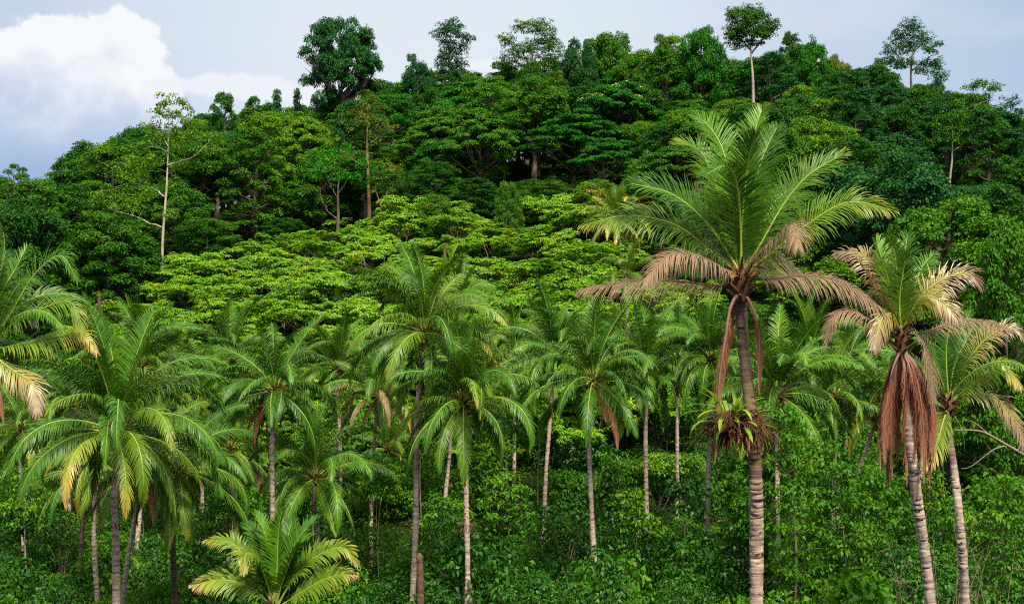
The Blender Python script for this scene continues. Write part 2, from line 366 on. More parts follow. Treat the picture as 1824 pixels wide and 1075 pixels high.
def frond_arrays(P, rs, nl=60, wl=.05, ll=.95, vlift=.25, droop=.5, twist=0.0, bare=.14, fold=1.0, tatter=.05, az=None):
    """leaflets of a pinnate frond along the midrib polyline P -> MB with leaflets; gravity bends them"""
    n = len(P)
    T = np.gradient(P, axis=0); T /= np.linalg.norm(T, axis=1)[:, None]
    if az is None:
        h = P[-1] - P[0]; h[2] = 0
        if np.linalg.norm(h) < .15: h = np.array((0.3, -1, 0))
    else: h = np.array((math.cos(az), math.sin(az), 0))
    h = h / np.linalg.norm(h)
    side = np.cross(h, UPZ)
    S = side - T * (T @ side)[:, None]; S /= np.linalg.norm(S, axis=1)[:, None]
    Nn = np.cross(S, T)
    tw = twist * np.clip(np.linspace(0, 1, n) * 2.2, 0, 1)[:, None] ** 1.2
    S, Nn = S * np.cos(tw) + Nn * np.sin(tw), Nn * np.cos(tw) - S * np.sin(tw)
    L = np.linalg.norm(np.diff(P, axis=0), axis=1).sum()
    mb = MB()
    for sg in (-1, 1):
        s = np.linspace(bare, .995, nl) + rs.uniform(-.3, .3, nl) / nl
        s = np.clip(s, 0, 1)
        f = s * (n - 1); i = np.minimum(f.astype(int), n - 2); w = (f - i)[:, None]
        p = P[i] * (1 - w) + P[i + 1] * w
        t, sd_, nn = T[i] * (1 - w) + T[i + 1] * w, S[i], Nn[i]
        prof = np.interp(s, [0, .14, .3, .55, .8, .93, 1], [.25, .62, 1.0, 1.0, .72, .48, .30])
        ln = ll * prof * rs.uniform(.86, 1.1, nl)
        a = np.radians(np.interp(s, [0, .3, .8, 1], [30, 36, 52, 72]) + rs.normal(0, 4, nl))[:, None]
        d0 = sg * sd_ * np.cos(a) * fold + t * np.sin(a) + nn * (vlift + rs.normal(0, .07, nl))[:, None]
        d0 /= np.linalg.norm(d0, axis=1)[:, None]
        dr = droop * rs.uniform(.45, 1.6, nl)
        torn = rs.random(nl) < tatter
        dr[torn] *= 2.2; ln[torn] *= rs.uniform(.35, .9, torn.sum())
        rows = []; q = p.copy(); rw = rs.uniform(.75, 1.2, nl)
        for j, (fr, wd) in enumerate(((0, .55), (.30, 1.0), (.36, .82), (.34, .06))):
            d = d0 - UPZ * (dr * (0, .18, .75, 1.5)[j])[:, None]
            d /= np.linalg.norm(d, axis=1)[:, None]
            q = q + d * (ln * fr)[:, None]
            wv = t - d * (t * d).sum(1)[:, None]; wv /= np.linalg.norm(wv, axis=1)[:, None] + 1e-6
            hw = (wl * wd * rw * .5)[:, None]
            rows += [q - wv * hw, q + wv * hw]
        V = np.stack(rows, 1)                                   # nl,8,3
        b = np.arange(nl)[:, None] * 8
        Q = np.concatenate([b + np.array([[0, 1, 3, 2]]), b + np.array([[2, 3, 5, 4]]), b + np.array([[4, 5, 7, 6]])], 0)
        at = np.zeros((nl, 8, 3)); at[..., 0] = rs.random(nl)[:, None]; at[..., 1] = s[:, None]; at[..., 2] = np.array([0, 0, .3, .3, .66, .66, 1, 1])
        mb.add(V, Q, at, 0)
    return mb, L
def rib_radii(n, r0):
    s = np.linspace(0, 1, n); return r0 * (np.interp(s, [0, .05, .16, 1], [2.1, 1.4, .9, .16]))
def age_params(t):
    e0 = np.interp(t, [0, .2, .45, .7, 1], [87, 76, 56, 26, -30])
    bend = np.interp(t, [0, .2, .45, .7, 1], [16, 52, 108, 112, 62])
    return e0, bend, np.interp(t, [0, .5, 1], [.42, .22, .05]), np.interp(t, [0, .25, .5, 1], [.15, .45, 1.0, 1.2]), np.interp(t, [0, .15, 1], [.82, 1, .97])
def frond_curve(e0, bend, L, n=22, sway=0.0):
    s = np.linspace(0, 1, n); e = np.radians(e0 - bend * s ** 1.35)
    ds = L / (n - 1); a = sway * s
    x = np.concatenate([[0], np.cumsum(np.cos(e[:-1]) * np.cos(a[:-1]))]) * ds
    y = np.concatenate([[0], np.cumsum(np.cos(e[:-1]) * np.sin(a[:-1]))]) * ds
    z = np.concatenate([[0], np.cumsum(np.sin(e[:-1]))]) * ds
    return np.stack([x, y, z], -1)

NB, NV = 12, 6
FR = {}          # (bin, variant, mat) -> mesh
_FR_ARR = {}
def lib_frond(b, v):
    if (b, v) in FR: return FR[(b, v)]
    rs = np.random.RandomState(1000 + b * 17 + v)
    t = (b + .5) / NB
    e0, bend, vl, dr, lf = age_params(t)
    e0 += rs.normal(0, 9); bend *= rs.uniform(.7, 1.3)
    P = frond_curve(e0, bend, 5.1 * lf, sway=rs.normal(0, .5))
    mb, L = frond_arrays(P, rs, 105, .039, .84, vl, dr, (1 if v % 2 else -1) * np.interp(t, [0, .15, .4, .8, 1], [.1, .3, .7, .5, .3]) * rs.uniform(.5, 1.3), az=0.0, tatter=.16)
    mb.tube(P, rib_radii(len(P), .04), 5, 1)
    me = mb.mesh('frond', [M['green'], M['rib']])
    FR[(b, v)] = me
    return me
def lib_dead(v):
    if ('dead', v) in FR: return FR[('dead', v)]
    rs = np.random.RandomState(2000 + v)
    P = frond_curve(-35 + rs.normal(0, 8), 55, 3.4 + rs.uniform(-.4, .5), sway=rs.normal(0, .2))
    mb, L = frond_arrays(P, rs, 60, .03, .8, -.1, 1.8, rs.normal(0, .6), az=0.0, fold=.7, tatter=.3)
    mb.tube(P, rib_radii(len(P), .045), 5, 1)
    FR[('dead', v)] = mb.mesh('dead_frond', [M['dead'], M['ribdry']])
    return FR[('dead', v)]

# ------------------------------------------------------------------ palm pieces
def trunk_mesh(path, r0, r1, mat, rs, ringstep=.14, k=9, flare=1.35):
    P0 = np.asarray(path, float)
    L = np.linalg.norm(np.diff(P0, axis=0), axis=1).sum()
    n = max(30, int(L / ringstep) * 2)
    P = resample(P0, n)
    s = np.linspace(0, 1, n)
    R = r0 + (r1 - r0) * s ** .8
    R *= 1 + (flare - 1) * np.exp(-s * L / .9)
    R *= 1 + .016 * np.where(np.arange(n) % 2, 1, -1) + rs.normal(0, .03, n) + .06 * np.sin(s * L * .9 + rs.uniform(0, 6)) + .05 * np.sin(s * L * 2.3 + rs.uniform(0, 6)) * rs.random()
    P = P + rs.normal(0, .006, P.shape) + .05 * np.stack([np.sin(s * L * .55 + rs.uniform(0, 6)), np.sin(s * L * .4), 0 * s], -1) * np.clip(s * 4, 0, 1)[:, None] * np.clip((1 - s) * 6, 0, 1)[:, None]
    mb = MB().tube(P, R, k)
    return mb.mesh('trunk', [mat], True)
_nut = None
def nut_mesh():
    global _nut
    if _nut is None:
        th = np.linspace(0.02, math.pi - .02, 9); P = np.stack([np.zeros(9), np.zeros(9), -.16 * np.cos(th)], -1)
        _nut = MB().tube(P, .125 * np.sin(th) * (1 + .12 * np.cos(th)), 9).mesh('coconut', [M['nut']], True)
    return _nut
_boots = {}
def boot_mesh(v, big=1.0):
    if v in _boots: return _boots[v]
    rs = np.random.RandomState(50 + v); mb = MB()
    s = np.linspace(0, 1, 8)
    mb.tube(np.stack([0 * s, 0 * s, -.75 + 1.15 * s], -1), np.interp(s, [0, .4, .8, 1], [.17, .25, .22, .05]), 9)
    for k in range(22):                                        # broken leaf bases
        a = k * 2.4; z = -.7 + .045 * k; o = rs.uniform(.28, .5)
        d = np.array((math.cos(a), math.sin(a), 0)); p = d * .16 + UPZ * z
        mb.tube([p, p + d * o * .5 + UPZ * .14, p + d * o + UPZ * rs.uniform(.1, .34)], [.07, .05, .022], 5, 0)
    _boots[v] = mb.mesh('leaf_bases', [M['boot']], True); return _boots[v]
_flow = {}
def flower_mesh(v):
    if v in _flow: return _flow[v]
    rs = np.random.RandomState(80 + v); mb = MB()
    for k in range(26):
        a = rs.uniform(-.9, .9); e = rs.uniform(.1, 1.2); L = rs.uniform(.3, .7)
        d = np.array((math.cos(a) * math.cos(e), math.sin(a) * math.cos(e), math.sin(e)))
        b = np.array((.12, 0, .0)); mb.tube([b, b + d * L * .6, b + d * L - UPZ * .12 * L], [.016, .013, .007], 4, 0)
    _flow[v] = mb.mesh('flower_stalk', [M['flower']]); return _flow[v]

def finish_crown(root, c, rs, nuts=0, flowers=2, r=1.0, fibre=0):
    """leaf bases, flower stalks and coconuts at the crown point c (in root space)"""
    link('leaf_bases', boot_mesh(int(rs.randint(4))), root, c, rs.uniform(0, 6), r)
    for k in range(flowers): link('flower_stalk', flower_mesh(int(rs.randint(4))), root, c + np.array((0, 0, -.05)), rs.uniform(0, 6.28), r)
    for k in range(nuts):
        a = -math.pi / 2 + rs.normal(0, 1.1); d = rs.uniform(.28, .5)
        o = link('coconut', nut_mesh(), root, c + np.array((math.cos(a) * d, math.sin(a) * d, -.2 - rs.uniform(0, .55))), rs.uniform(0, 6), rs.uniform(.8, 1.15))
        o.rotation_euler = (rs.normal(0, .4), rs.normal(0, .4), rs.uniform(0, 6))

def palm_root(px, Y, label, group, name='coconut_palm'):
    x = (px - CX) / F * Y
    return thing(name, (x, Y, gz(x, Y) - .25), label, 'palm tree', group)
def trunk_path(trunk_px, Y, root, rs, dy=0.6):
    """photo points of the trunk, from crown down -> path from the ground up, in root space"""
    pts = [W(a, b, Y) for a, b in trunk_px]
    base = np.array(root.location); z0 = base[2]
    pts = [p for p in pts if p[2] > z0 + .8] or pts[:1]
    path = [base] + pts[::-1]
    path = [np.array(p) for p in path]
    for i in range(1, len(path) - 1): path[i][1] += dy * math.sin(i * 1.7 + Y)
    return [p - base for p in path]

PALM_GROUP = 'coconut palms standing in the valley'
def palm(c, Y, trunk_px, label, L=4.7, n=27, nuts=0, dry=.1, seed=1, r=.19, mats=('green', 'green', 'tip'), old='tip', dead=0, bark='palmbark', flowers=2, tmin=0.0, tmax=1.0, rot=None, fuzzy=True):
    rs = np.random.RandomState(seed)
    bx = trunk_px[-1][0] + (trunk_px[-1][0] - trunk_px[0][0]) * .06
    root = palm_root(bx, Y, label, PALM_GROUP)
    path = trunk_path([c] + list(trunk_px), Y, root, rs)
    cw = path[-1]
    link('trunk', trunk_mesh(path, r * 1.02, r * .74, M[bark], rs), root)
    a0 = rs.uniform(0, 6.28) if rot is None else rot
    n = int(n * rs.uniform(1.15, 1.6)); k = L * rs.uniform(.92, 1.1) / 4.7
    for i in range(n):
        t = tmin + (tmax - tmin) * ((i + .5) / n) ** .72
        b = min(NB - 1, max(0, int(t * NB + rs.normal(0, .35))))
        a = a0 + i * 2.39996 + rs.normal(0, .16)
        u = rs.random()
        if b >= 9 and u < dry * 3: mt = 'dry' if u < dry * .45 else ('yellow' if u < dry * 2 else old)
        elif b >= 6 and u < dry * 1.5: mt = old
        elif b <= 1: mt = 'lime' if u < .35 else 'green'
        else: mt = mats[int(rs.randint(len(mats)))]
        off = np.array((math.cos(a) * .1, math.sin(a) * .1, .18 - .35 * t))
        fo = paint(link('frond', lib_frond(b, int(rs.randint(NV))), root, cw + off, a, k * rs.uniform(.88, 1.1)), mt, 'ribdry' if mt == 'dry' else None)
        fo.rotation_euler = (rs.normal(0, .1), rs.normal(0, .1), a)
    for i in range(dead):
        a = rs.uniform(0, 6.28)
        link('dead_frond', lib_dead(int(rs.randint(4))), root, cw + np.array((math.cos(a) * .1, math.sin(a) * .1, -.35)), a, k * rs.uniform(.75, 1.05))
    finish_crown(root, cw, rs, nuts, flowers, k)
    return root

def hero_palm(c, Y, trunk_px, label, fronds, seed, r, L0=.95, nl=95, wl=.038, extra=0, Lx=4.5, dead=(), nuts=0, flowers=2, bark='palmbark', extra_t=(.05, .8), juvenile=False, deadl=.66):
    """a palm whose fronds are laid out one by one: (points seen in the photo, depth of the tip towards +Y in metres, material, droop)"""
    rs = np.random.RandomState(seed)
    root = palm_root(trunk_px[-1][0] + (trunk_px[-1][0] - trunk_px[0][0]) * .06, Y, label, PALM_GROUP)
    base = np.array(root.location)
    path = trunk_path([c] + list(trunk_px), Y, root, rs, .35)
    cw = path[-1]
    if bark: link('trunk', trunk_mesh(path, r * 1.15, r * .82, M[bark], rs, .09, 14), root)
    for fi, (pts, dy, mt, dr) in enumerate(fronds):
        PP = [W(c[0], c[1], Y)] + [W(a, b, Y) for a, b in pts]
        PP = [np.array(p) for p in PP]
        m = len(PP) - 1
        for i in range(1, m + 1):
            u = i / m; d = dy * u ** 1.2
            PP[i] = PP[i] * ((Y + d) / Y) if False else PP[i] + np.array((PP[i][0] / Y, 1, (PP[i][2] - CZ) / Y)) * d
        P = resample([p - base for p in PP], 30)
        h = P[-1] - P[0]
        young = pts[-1][1] < c[1] - 60 * 38 / Y
        dd = mt == 'dry'
        mb, L = frond_arrays(P, rs, nl, wl * (.7 if dd else 1), L0 * rs.uniform(.92, 1.08), .30 if young else .1, dr, (-1 if pts[-1][0] > c[0] else 1) * np.interp(abs(pts[-1][0] - c[0]) / max(1, math.hypot(pts[-1][0] - c[0], pts[-1][1] - c[1])), [0, .3, .75, 1], [.1, .35, 1.0, 1.15]) * (.45 if dd else .9), bare=.12 if not juvenile else .2, tatter=.07)
        ribm = 'ribdry' if mt in ('dry', 'dead') else 'rib'
        fo = link('frond', mb.mesh('frond', [M[mt]]), root)
        link('midrib', MB().tube(P, rib_radii(len(P), .042), 6).mesh('midrib', [M[ribm]], True), fo)
    for (pts, dy) in dead:
        PP = [W(c[0], c[1] + 25, Y)] + [W(a, b, Y) for a, b in pts]
        m = len(PP) - 1
        PP = [p + np.array((0, dy * min(1, 2 * i / m), 0)) for i, p in enumerate(PP)]
        P = resample([p - base for p in PP], 26)
        mb, L = frond_arrays(P, rs, 105, .018, deadl, -.05, 1.7, rs.normal(0, 1.4), bare=.16, fold=.6, tatter=.5)
        fo = link('dead_frond', mb.mesh('dead_frond', [M['dead']]), root)
        link('midrib', MB().tube(P, rib_radii(len(P), .045), 6).mesh('midrib', [M['ribdry']], True), fo)
    a0 = rs.uniform(0, 6)
    for i in range(extra):
        t = extra_t[0] + (extra_t[1] - extra_t[0]) * (i + .5) / extra
        a = a0 + i * 2.4
        if math.sin(a) < -.5: a += math.pi           # keep the fillers off the camera side, which is laid out by hand
        link('frond', lib_frond(min(NB - 1, int(t * NB)), int(rs.randint(NV))), root, cw + np.array((0, .1, .1)), a, Lx / 4.7 * rs.uniform(.85, 1))
    finish_crown(root, cw, rs, nuts, flowers, .9)
    return root

# ------------------------------------------------------------------ broadleaf crowns
def clumps_to_leaves(mb, C, R, per, size, rs, flat=1.0, m=0, droop=.2, up=.5, narrow=.30):
    """leaf-sized faces over the shells of many small clumps: C centres, R radii"""
    n = len(C) * per
    c = np.repeat(C, per, 0); r = np.repeat(R, per)
    d = rs.normal(size=(n, 3)); d /= np.linalg.norm(d, axis=1)[:, None]
    d[:, 2] = np.where(d[:, 2] < -.3, -d[:, 2], d[:, 2])
    rad = (r * rs.uniform(.55, 1.08, n))[:, None]
    p = c + d * rad * np.array((1, 1, flat))
    nn = d * .8 + np.array((0, 0, up)) + rs.normal(0, .45, (n, 3))
    D = d * np.array((1, 1, .35)) + rs.normal(0, .5, (n, 3))
    nn /= np.linalg.norm(nn, axis=1)[:, None]
    D = D - nn * (D * nn).sum(1)[:, None]
    ln = size * rs.uniform(.65, 1.35, n)
    # clump-wide number keeps neighbouring leaves alike; the leaf's own number varies it
    rnd = np.clip(np.repeat(rs.random(len(C)), per) * .55 + rs.random(n) * .45, 0, 1)
    mb.leaves(p, D, nn, ln, ln * narrow * rs.uniform(.8, 1.2, n), rnd, droop, m)
def lobes_in(kind, rs):
    """main limbs' foliage masses of a crown: list of (centre, radius, flattening) in metres; also nominal H, R, stem height"""
    out = []
    if kind == 'round':
        H, R, st = 18.0, 6.0, 4.5
        for k in range(38):
            d = rs.normal(size=3); d /= np.linalg.norm(d); d[2] = d[2] * .5 + .35 if k % 3 else d[2]
            rr = rs.uniform(.55, .86)
            out.append((np.array((0, 0, 10.6)) + d * np.array((R, R, 6.6)) * rr, rs.uniform(1.3, 2.3), .8))
    elif kind == 'dome':
        H, R, st = 15.0, 6.0, 2.0
        for k in range(38):
            a = k * 2.4; u = (k + .5) / 38; z = 1.5 + 12 * u
            w = R * math.sqrt(max(.03, 1 - (u * .97) ** 2.2)) * rs.uniform(.72, .95)
            out.append((np.array((math.cos(a) * w, math.sin(a) * w, z)), rs.uniform(1.3, 2.2), .85))
    elif kind == 'tall':
        H, R, st = 22.0, 4.4, 4.0
        for k in range(40):
            a = k * 2.4; u = (k + .5) / 40; z = 3.5 + 17 * u
            w = R * np.interp(u, [0, .25, .6, .85, 1], [.65, .95, .9, .7, .35]) * rs.uniform(.55, 1.05)
            out.append((np.array((math.cos(a) * w, math.sin(a) * w, z)), rs.uniform(1.0, 1.8), .8))
    elif kind == 'umbrella':
        H, R, st = 15.0, 8.0, 6.0
        for k in range(40):
            a = k * 2.4; u = ((k + .5) / 40) ** .6; w = R * u * .93
            z = 13.9 - 5.2 * u ** 2 + rs.uniform(-.9, .5)
            out.append((np.array((math.cos(a) * w, math.sin(a) * w, z)), rs.uniform(1.2, 2.0), .34))
    elif kind == 'sparse':
        H, R, st = 22.0, 5.5, 12.0
        for k in range(19):
            a = k * 2.4; u = (k + .5) / 19; z = 12 + 9.0 * u
            w = R * np.interp(u, [0, .35, .75, 1], [.6, .95, .7, .1]) * rs.uniform(.7, 1.05)
            out.append((np.array((math.cos(a) * w, math.sin(a) * w, z)), rs.uniform(.9, 1.5), .6))
    elif kind == 'lone':                     # broad heavy crown of the big ridge tree
        H, R, st = 22.0, 9.5, 8.0
        for k in range(95):
            d = rs.normal(size=3); d /= np.linalg.norm(d); d[2] = d[2] if k % 2 else abs(d[2])
            out.append((np.array((0, 0, 13.8)) + d * np.array((R, R, 7.6)) * rs.uniform(.45, .9), rs.uniform(1.1, 1.9), .75))
    elif kind == 'cone':
        H, R, st = 14.0, 3.0, 2.0
        for k in range(30):
            a = k * 2.4; u = (k + .5) / 30; z = 2 + 11.2 * u; w = R * (1 - u * .95) * rs.uniform(.6, .95)
            out.append((np.array((math.cos(a) * w, math.sin(a) * w, z)), rs.uniform(.6, .95) * (1.1 - .5 * u), .9))
    return out, H, R, st
_TREES = {}
def tree_meshes(kind, v, leaf, bark='bark', size=.28, dens=1.0, blossom=None):
    key = (kind, v, size, bool(blossom))
    if key in _TREES: return _TREES[key]
    rs = np.random.RandomState(abs(hash((kind, v)) if False else sum(map(ord, kind)) * 31 + v * 7919) % 100000)
    lobes, H, R, st = lobes_in(kind, rs)
    mb = MB(); tk = MB()
    open_ = kind in ('sparse',)
    flatk = kind == 'umbrella'
    for (c, r, fl) in lobes:
        ns = int((16 if not flatk else 20) * (r / 1.6) ** 2) + 4
        d = rs.normal(size=(ns, 3)); d /= np.linalg.norm(d, axis=1)[:, None]; d[:, 2] = np.where(d[:, 2] < -.25, -d[:, 2], d[:, 2])
        C = c + d * r * np.array((1, 1, fl)) * rs.uniform(.55, 1.0, (ns, 1))
        per = int((19.5 if not open_ else 15) * dens * (.46 / size) ** 1.5)
        clumps_to_leaves(mb, C, rs.uniform(.42, .8, ns) * (1 if not open_ else .9), max(6, per), size, rs, .75 if not flatk else .45, droop=.1, narrow=.34)
        if blossom and rs.random() < .55 and c[2] > 10.5:
            up = C[C[:, 2] > c[2]]
            up = up[rs.random(len(up)) < .4]
            if len(up): clumps_to_leaves(mb, up + np.array((0, 0, .3)), np.full(len(up), .5), 14, size * .7, rs, .5, 1)
    lean = rs.normal(0, .35, 2)
    top = np.array((lean[0], lean[1], H * .86))
    fork = np.array((lean[0] * .5, lean[1] * .5, st))
    n = 14; tr = resample([np.zeros(3), fork * np.array((1, 1, .5)) + rs.normal(0, .12, 3) * np.array((1, 1, 0)), fork, (fork + top) / 2 + rs.normal(0, .25, 3), top], n)
    r0 = .018 * H + .04 * R * .5
    tk.tube(tr, r0 * np.interp(np.linspace(0, 1, n), [0, .06, .5, 1], [1.35, 1, .62, .12]), 8)
    for i, (c, r, fl) in enumerate(lobes):
        if i % (1 if open_ else 2): continue
        h = np.clip(c[2] - (np.linalg.norm(c[:2]) * .55 + rs.uniform(.3, 1.2)), st * .75, H * .8)
        b = np.array([np.interp(h, tr[:, 2], tr[:, 0]), np.interp(h, tr[:, 2], tr[:, 1]), h])
        mid = b * .45 + c * .55 + np.array((0, 0, -.35)) + rs.normal(0, .25, 3)
        tk.tube(resample([b, mid, c], 7), r0 * np.linspace(.36, .09, 7), 5)
        for q in range(2):
            e = c + rs.normal(0, .55, 3) * r; tk.tube([mid, (mid + e) / 2 + rs.normal(0, .15, 3), e], r0 * np.array((.16, .11, .05)), 4)
    mats = [M[leaf]] + ([M[blossom]] if blossom else [])
    res = (tk.mesh('trunk', [M[bark]], True), mb.mesh('crown', mats), H, R)
    _TREES[key] = res
    return res
def tree(px, Y, top_py, width_px, kind, leaf, label, group=None, v=0, bark='bark', size=.28, name='forest_tree', blossom=None, cat='tree', zfix=None, dens=1.0, seed=None):
    """a tree rooted on the hillside at depth Y; height and spread in metres follow from how it shows in the photo"""
    tm, cm, H, R = tree_meshes(kind, v, leaf, bark, size, dens, blossom)
    x = (px - CX) / F * Y; z = gz(x, Y) - .3
    ht = (CZ + (HY - top_py) / F * Y) - z
    sz = ht / (H * 1.0); sx = (width_px / 2 / F * Y) / (R * 1.12)
    if zfix: sz = zfix
    rs = random.Random(px * 13 + int(Y) if seed is None else seed)
    o = thing(name, (x, Y, z), label, cat, group, rs.uniform(0, 6.28), (sx, sx, sz))
    paint(link('trunk', tm, o), bark); paint(link('crown', cm, o), leaf)
    return o

def limb_tree(Y, trunk_px, rad, limbs, clumps, leaf, bark, label, group=None, size=.27, per=24, seed=3, name='forest_tree', cat='tree', flat=.85, dens=1.0, zbase=None):
    """a tree whose trunk, limbs and foliage masses are laid out one by one. limbs: (points, dy, radius); clumps: (px, py, rx, ry, dy)"""
    rs = np.random.RandomState(seed)
    bpx = trunk_px[0]; x = (bpx[0] - CX) / F * Y
    z = gz(x, Y) - .3
    root = thing(name, (x, Y, z), label, cat, group); base = np.array((x, Y, z))
    tp = [np.array((0, 0, 0.0))] + [W(a, b, Y) - base for a, b in trunk_px if W(a, b, Y)[2] > z + .6]
    if len(tp) < 2: tp.append(W(*trunk_px[-1], Y) - base)
    for i in range(1, len(tp)): tp[i] = tp[i] + np.array((0, .25 * math.sin(i * 2.1), 0))
    n = 18; tk = MB(); P = resample(tp, n)
    tk.tube(P, rad * np.interp(np.linspace(0, 1, n), [0, .05, .6, 1], [1.4, 1, .6, .15]), 9)
    for pts, dy, r in limbs:
        m = len(pts) - 1
        Q = [W(a, b, Y) - base + np.array((0, dy * i / m, 0)) for i, (a, b) in enumerate(pts)]
        Q = resample(Q, 10); Q[1:-1] += rs.normal(0, r * .5, (8, 3))
        tk.tube(Q, np.linspace(r, r * .22, 10), 6)
        for k in range(4):
            i = rs.randint(4, 10); e = Q[i] + rs.normal(0, .8, 3) + np.array((0, 0, .5)); tk.tube([Q[i], (Q[i] + e) / 2 + rs.normal(0, .12, 3), e], [r * .3, r * .2, r * .08], 4)
    link('trunk', tk.mesh('trunk', [M[bark]], True), root)
    mb = MB()
    for (a, b, rx, ry, dy) in clumps:
        c = W(a, b, Y) - base + np.array((0, dy, 0)); k = Y / F
        r3 = np.array((rx * k, rx * k * .9, ry * k))
        ns = int(dens * (5 + 9 * r3[0] * r3[2]))
        d = rs.normal(size=(ns, 3)); d /= np.linalg.norm(d, axis=1)[:, None]
        C = c + d * (r3 * np.array((1, 1, 1.25)) + .25) * rs.uniform(.3, 1.05, (ns, 1))
        clumps_to_leaves(mb, C, rs.uniform(.35, .7, ns), per, size, rs, flat)
    link('crown', mb.mesh('crown', [M[leaf]]), root)
    return root

# ------------------------------------------------------------------ jungle on the hill: trees one can tell apart
RIDGE = 'trees standing out along the ridge'
tree(607, 262, 14, 172, 'lone', 'blue', 'broad dark lone tree rising highest above the ridge beside the white cloud', RIDGE, bark='bark', size=.28)
limb_tree(262, [(806, 150), (800, 110), (803, 60)], .35, [([(801, 110), (815, 85), (838, 70)], 1, .16), ([(800, 120), (785, 85), (776, 65)], -1, .14), ([(803, 130), (825, 105), (838, 102)], 0, .12)],
    [(785, 58, 16, 10, 0), (803, 46, 18, 11, 1), (815, 62, 18, 9, -1), (830, 68, 15, 4, 0), (798, 78, 16, 10, 1), (822, 86, 16, 8, 0), (800, 100, 20, 12, 0), (812, 118, 22, 14, 1), (790, 122, 16, 14, -1)],
    'blue', 'bark', 'thin-topped bluish tree leaning right on the ridge, clear of its neighbours', RIDGE, dens=2.1, seed=11)
tree(745, 258, 78, 74, 'round', 'blue', 'rounded bluish tree on the ridge just left of the thin leaning tree', RIDGE, v=1)
limb_tree(266, [(950, 150), (948, 100), (955, 50)], .4, [([(949, 120), (925, 90), (905, 75)], 1, .16), ([(949, 110), (975, 85), (990, 70)], -1, .14)],
    [(905, 72, 18, 7, 0), (930, 48, 20, 8, 0), (962, 48, 22, 13, 0), (978, 70, 22, 14, 1), (920, 95, 26, 10, -1), (950, 84, 22, 14, 1), (985, 100, 22, 18, 0), (900, 112, 18, 10, 0), (945, 122, 40, 16, 0)],
    'mid', 'bark', 'layered tree with open flat boughs on the ridge left of the big rounded grove', RIDGE, dens=2.1, seed=12)
tree(1075, 268, 30, 110, 'round', 'mid', 'tall heavy-headed green tree at the top of the ridge, left of the yellow-green cone tree', RIDGE, v=0)
tree(1035, 262, 58, 76, 'round', 'blue', 'bluish round tree tucked left of the tall heavy-headed ridge tree', RIDGE, v=2)
tree(1122, 260, 74, 82, 'round', 'mid', 'round leafy tree tucked right of the tall heavy-headed ridge tree', RIDGE, v=1)
tree(1180, 262, 58, 50, 'tall', 'mid', 'slim green tree on the ridge left of the broad cone-shaped tree', RIDGE, v=0)
tree(1250, 250, 44, 120, 'dome', 'emerald', 'broad cone-shaped bright tree on the ridge left of the bare-trunked tree', RIDGE, v=1, size=.28)
limb_tree(235, [(1342, 180), (1340, 130), (1337, 90), (1340, 45)], .36, [([(1339, 95), (1355, 75), (1378, 52)], 0, .18), ([(1338, 90), (1322, 70), (1305, 50)], 1, .18), ([(1339, 80), (1345, 50), (1335, 25)], -1, .14)],
    [(1308, 30, 14, 12, 0), (1330, 22, 20, 11, 1), (1352, 36, 18, 9, 0), (1374, 46, 15, 10, 0), (1362, 56, 17, 8, 1), (1316, 54, 20, 16, 0), (1312, 74, 17, 10, 1), (1338, 60, 18, 12, -1), (1340, 78, 14, 7, 0), (1345, 24, 18, 10, 0), (1328, 40, 20, 12, -1), (1356, 62, 16, 10, -1), (1305, 60, 14, 12, 0)],
    'mid', 'barkpale', 'tall tree with bare pale trunk and flat-topped crown standing clear above the ridge', RIDGE, seed=13, per=30, dens=2.0)
tree(1408, 268, 54, 54, 'tall', 'dark', 'dark pointed tree just right of the bare-trunked tree on the ridge', RIDGE, v=1)
tree(1447, 255, 64, 92, 'dome', 'emerald', 'smooth bright round-topped tree on the right part of the ridge', RIDGE, v=2)
tree(1490, 262, 78, 62, 'round', 'olive', 'brownish thin-leaved tree behind the smooth bright round-topped tree', RIDGE, v=1)
limb_tree(258, [(1625, 180), (1622, 130), (1628, 60)], .4, [([(1624, 120), (1600, 100), (1585, 90)], 0, .16), ([(1624, 125), (1650, 105), (1670, 95)], 1, .16), ([(1625, 100), (1640, 75), (1655, 62)], -1, .12)],
    [(1625, 48, 22, 10, 0), (1605, 66, 22, 12, 0), (1645, 66, 20, 11, 1), (1590, 88, 20, 10, 0), (1625, 84, 20, 8, 1), (1656, 88, 18, 10, -1), (1583, 108, 18, 9, 0), (1610, 112, 24, 9, 0), (1668, 112, 14, 10, 1), (1645, 122, 18, 9, 0), (1672, 136, 14, 12, 0)],
    'blue', 'bark', 'dome-topped open tree with sky showing between its boughs, near the right end of the ridge', RIDGE, dens=2.1, seed=14)
tree(1565, 250, 100, 90, 'round', 'mid', 'leafy green tree just left of the dome-topped open tree', RIDGE, v=2)
tree(1515, 255, 112, 62, 'round', 'dark', 'small dark round tree in the dip of the ridge left of the dome-topped tree', RIDGE, v=0)
limb_tree(195, [(1714, 322), (1724, 265), (1735, 195), (1742, 160)], .26, [([(1734, 200), (1715, 190), (1700, 188)], 0, .09), ([(1736, 190), (1755, 180), (1772, 178)], 0, .09), ([(1728, 240), (1745, 232), (1755, 230)], 1, .07)],
    [(1738, 152, 20, 5, 0), (1765, 156, 14, 5, 0), (1758, 174, 16, 5, 1), (1735, 176, 16, 5, 0), (1705, 186, 12, 6, 0), (1750, 200, 18, 6, -1), (1722, 215, 16, 6, 0), (1745, 236, 20, 7, 1), (1715, 245, 16, 6, 0)],
    'mid', 'barkpale', 'slender leaning tree with tiered thin crown and pale trunk at far right of the hill', RIDGE, dens=2.1, seed=15)
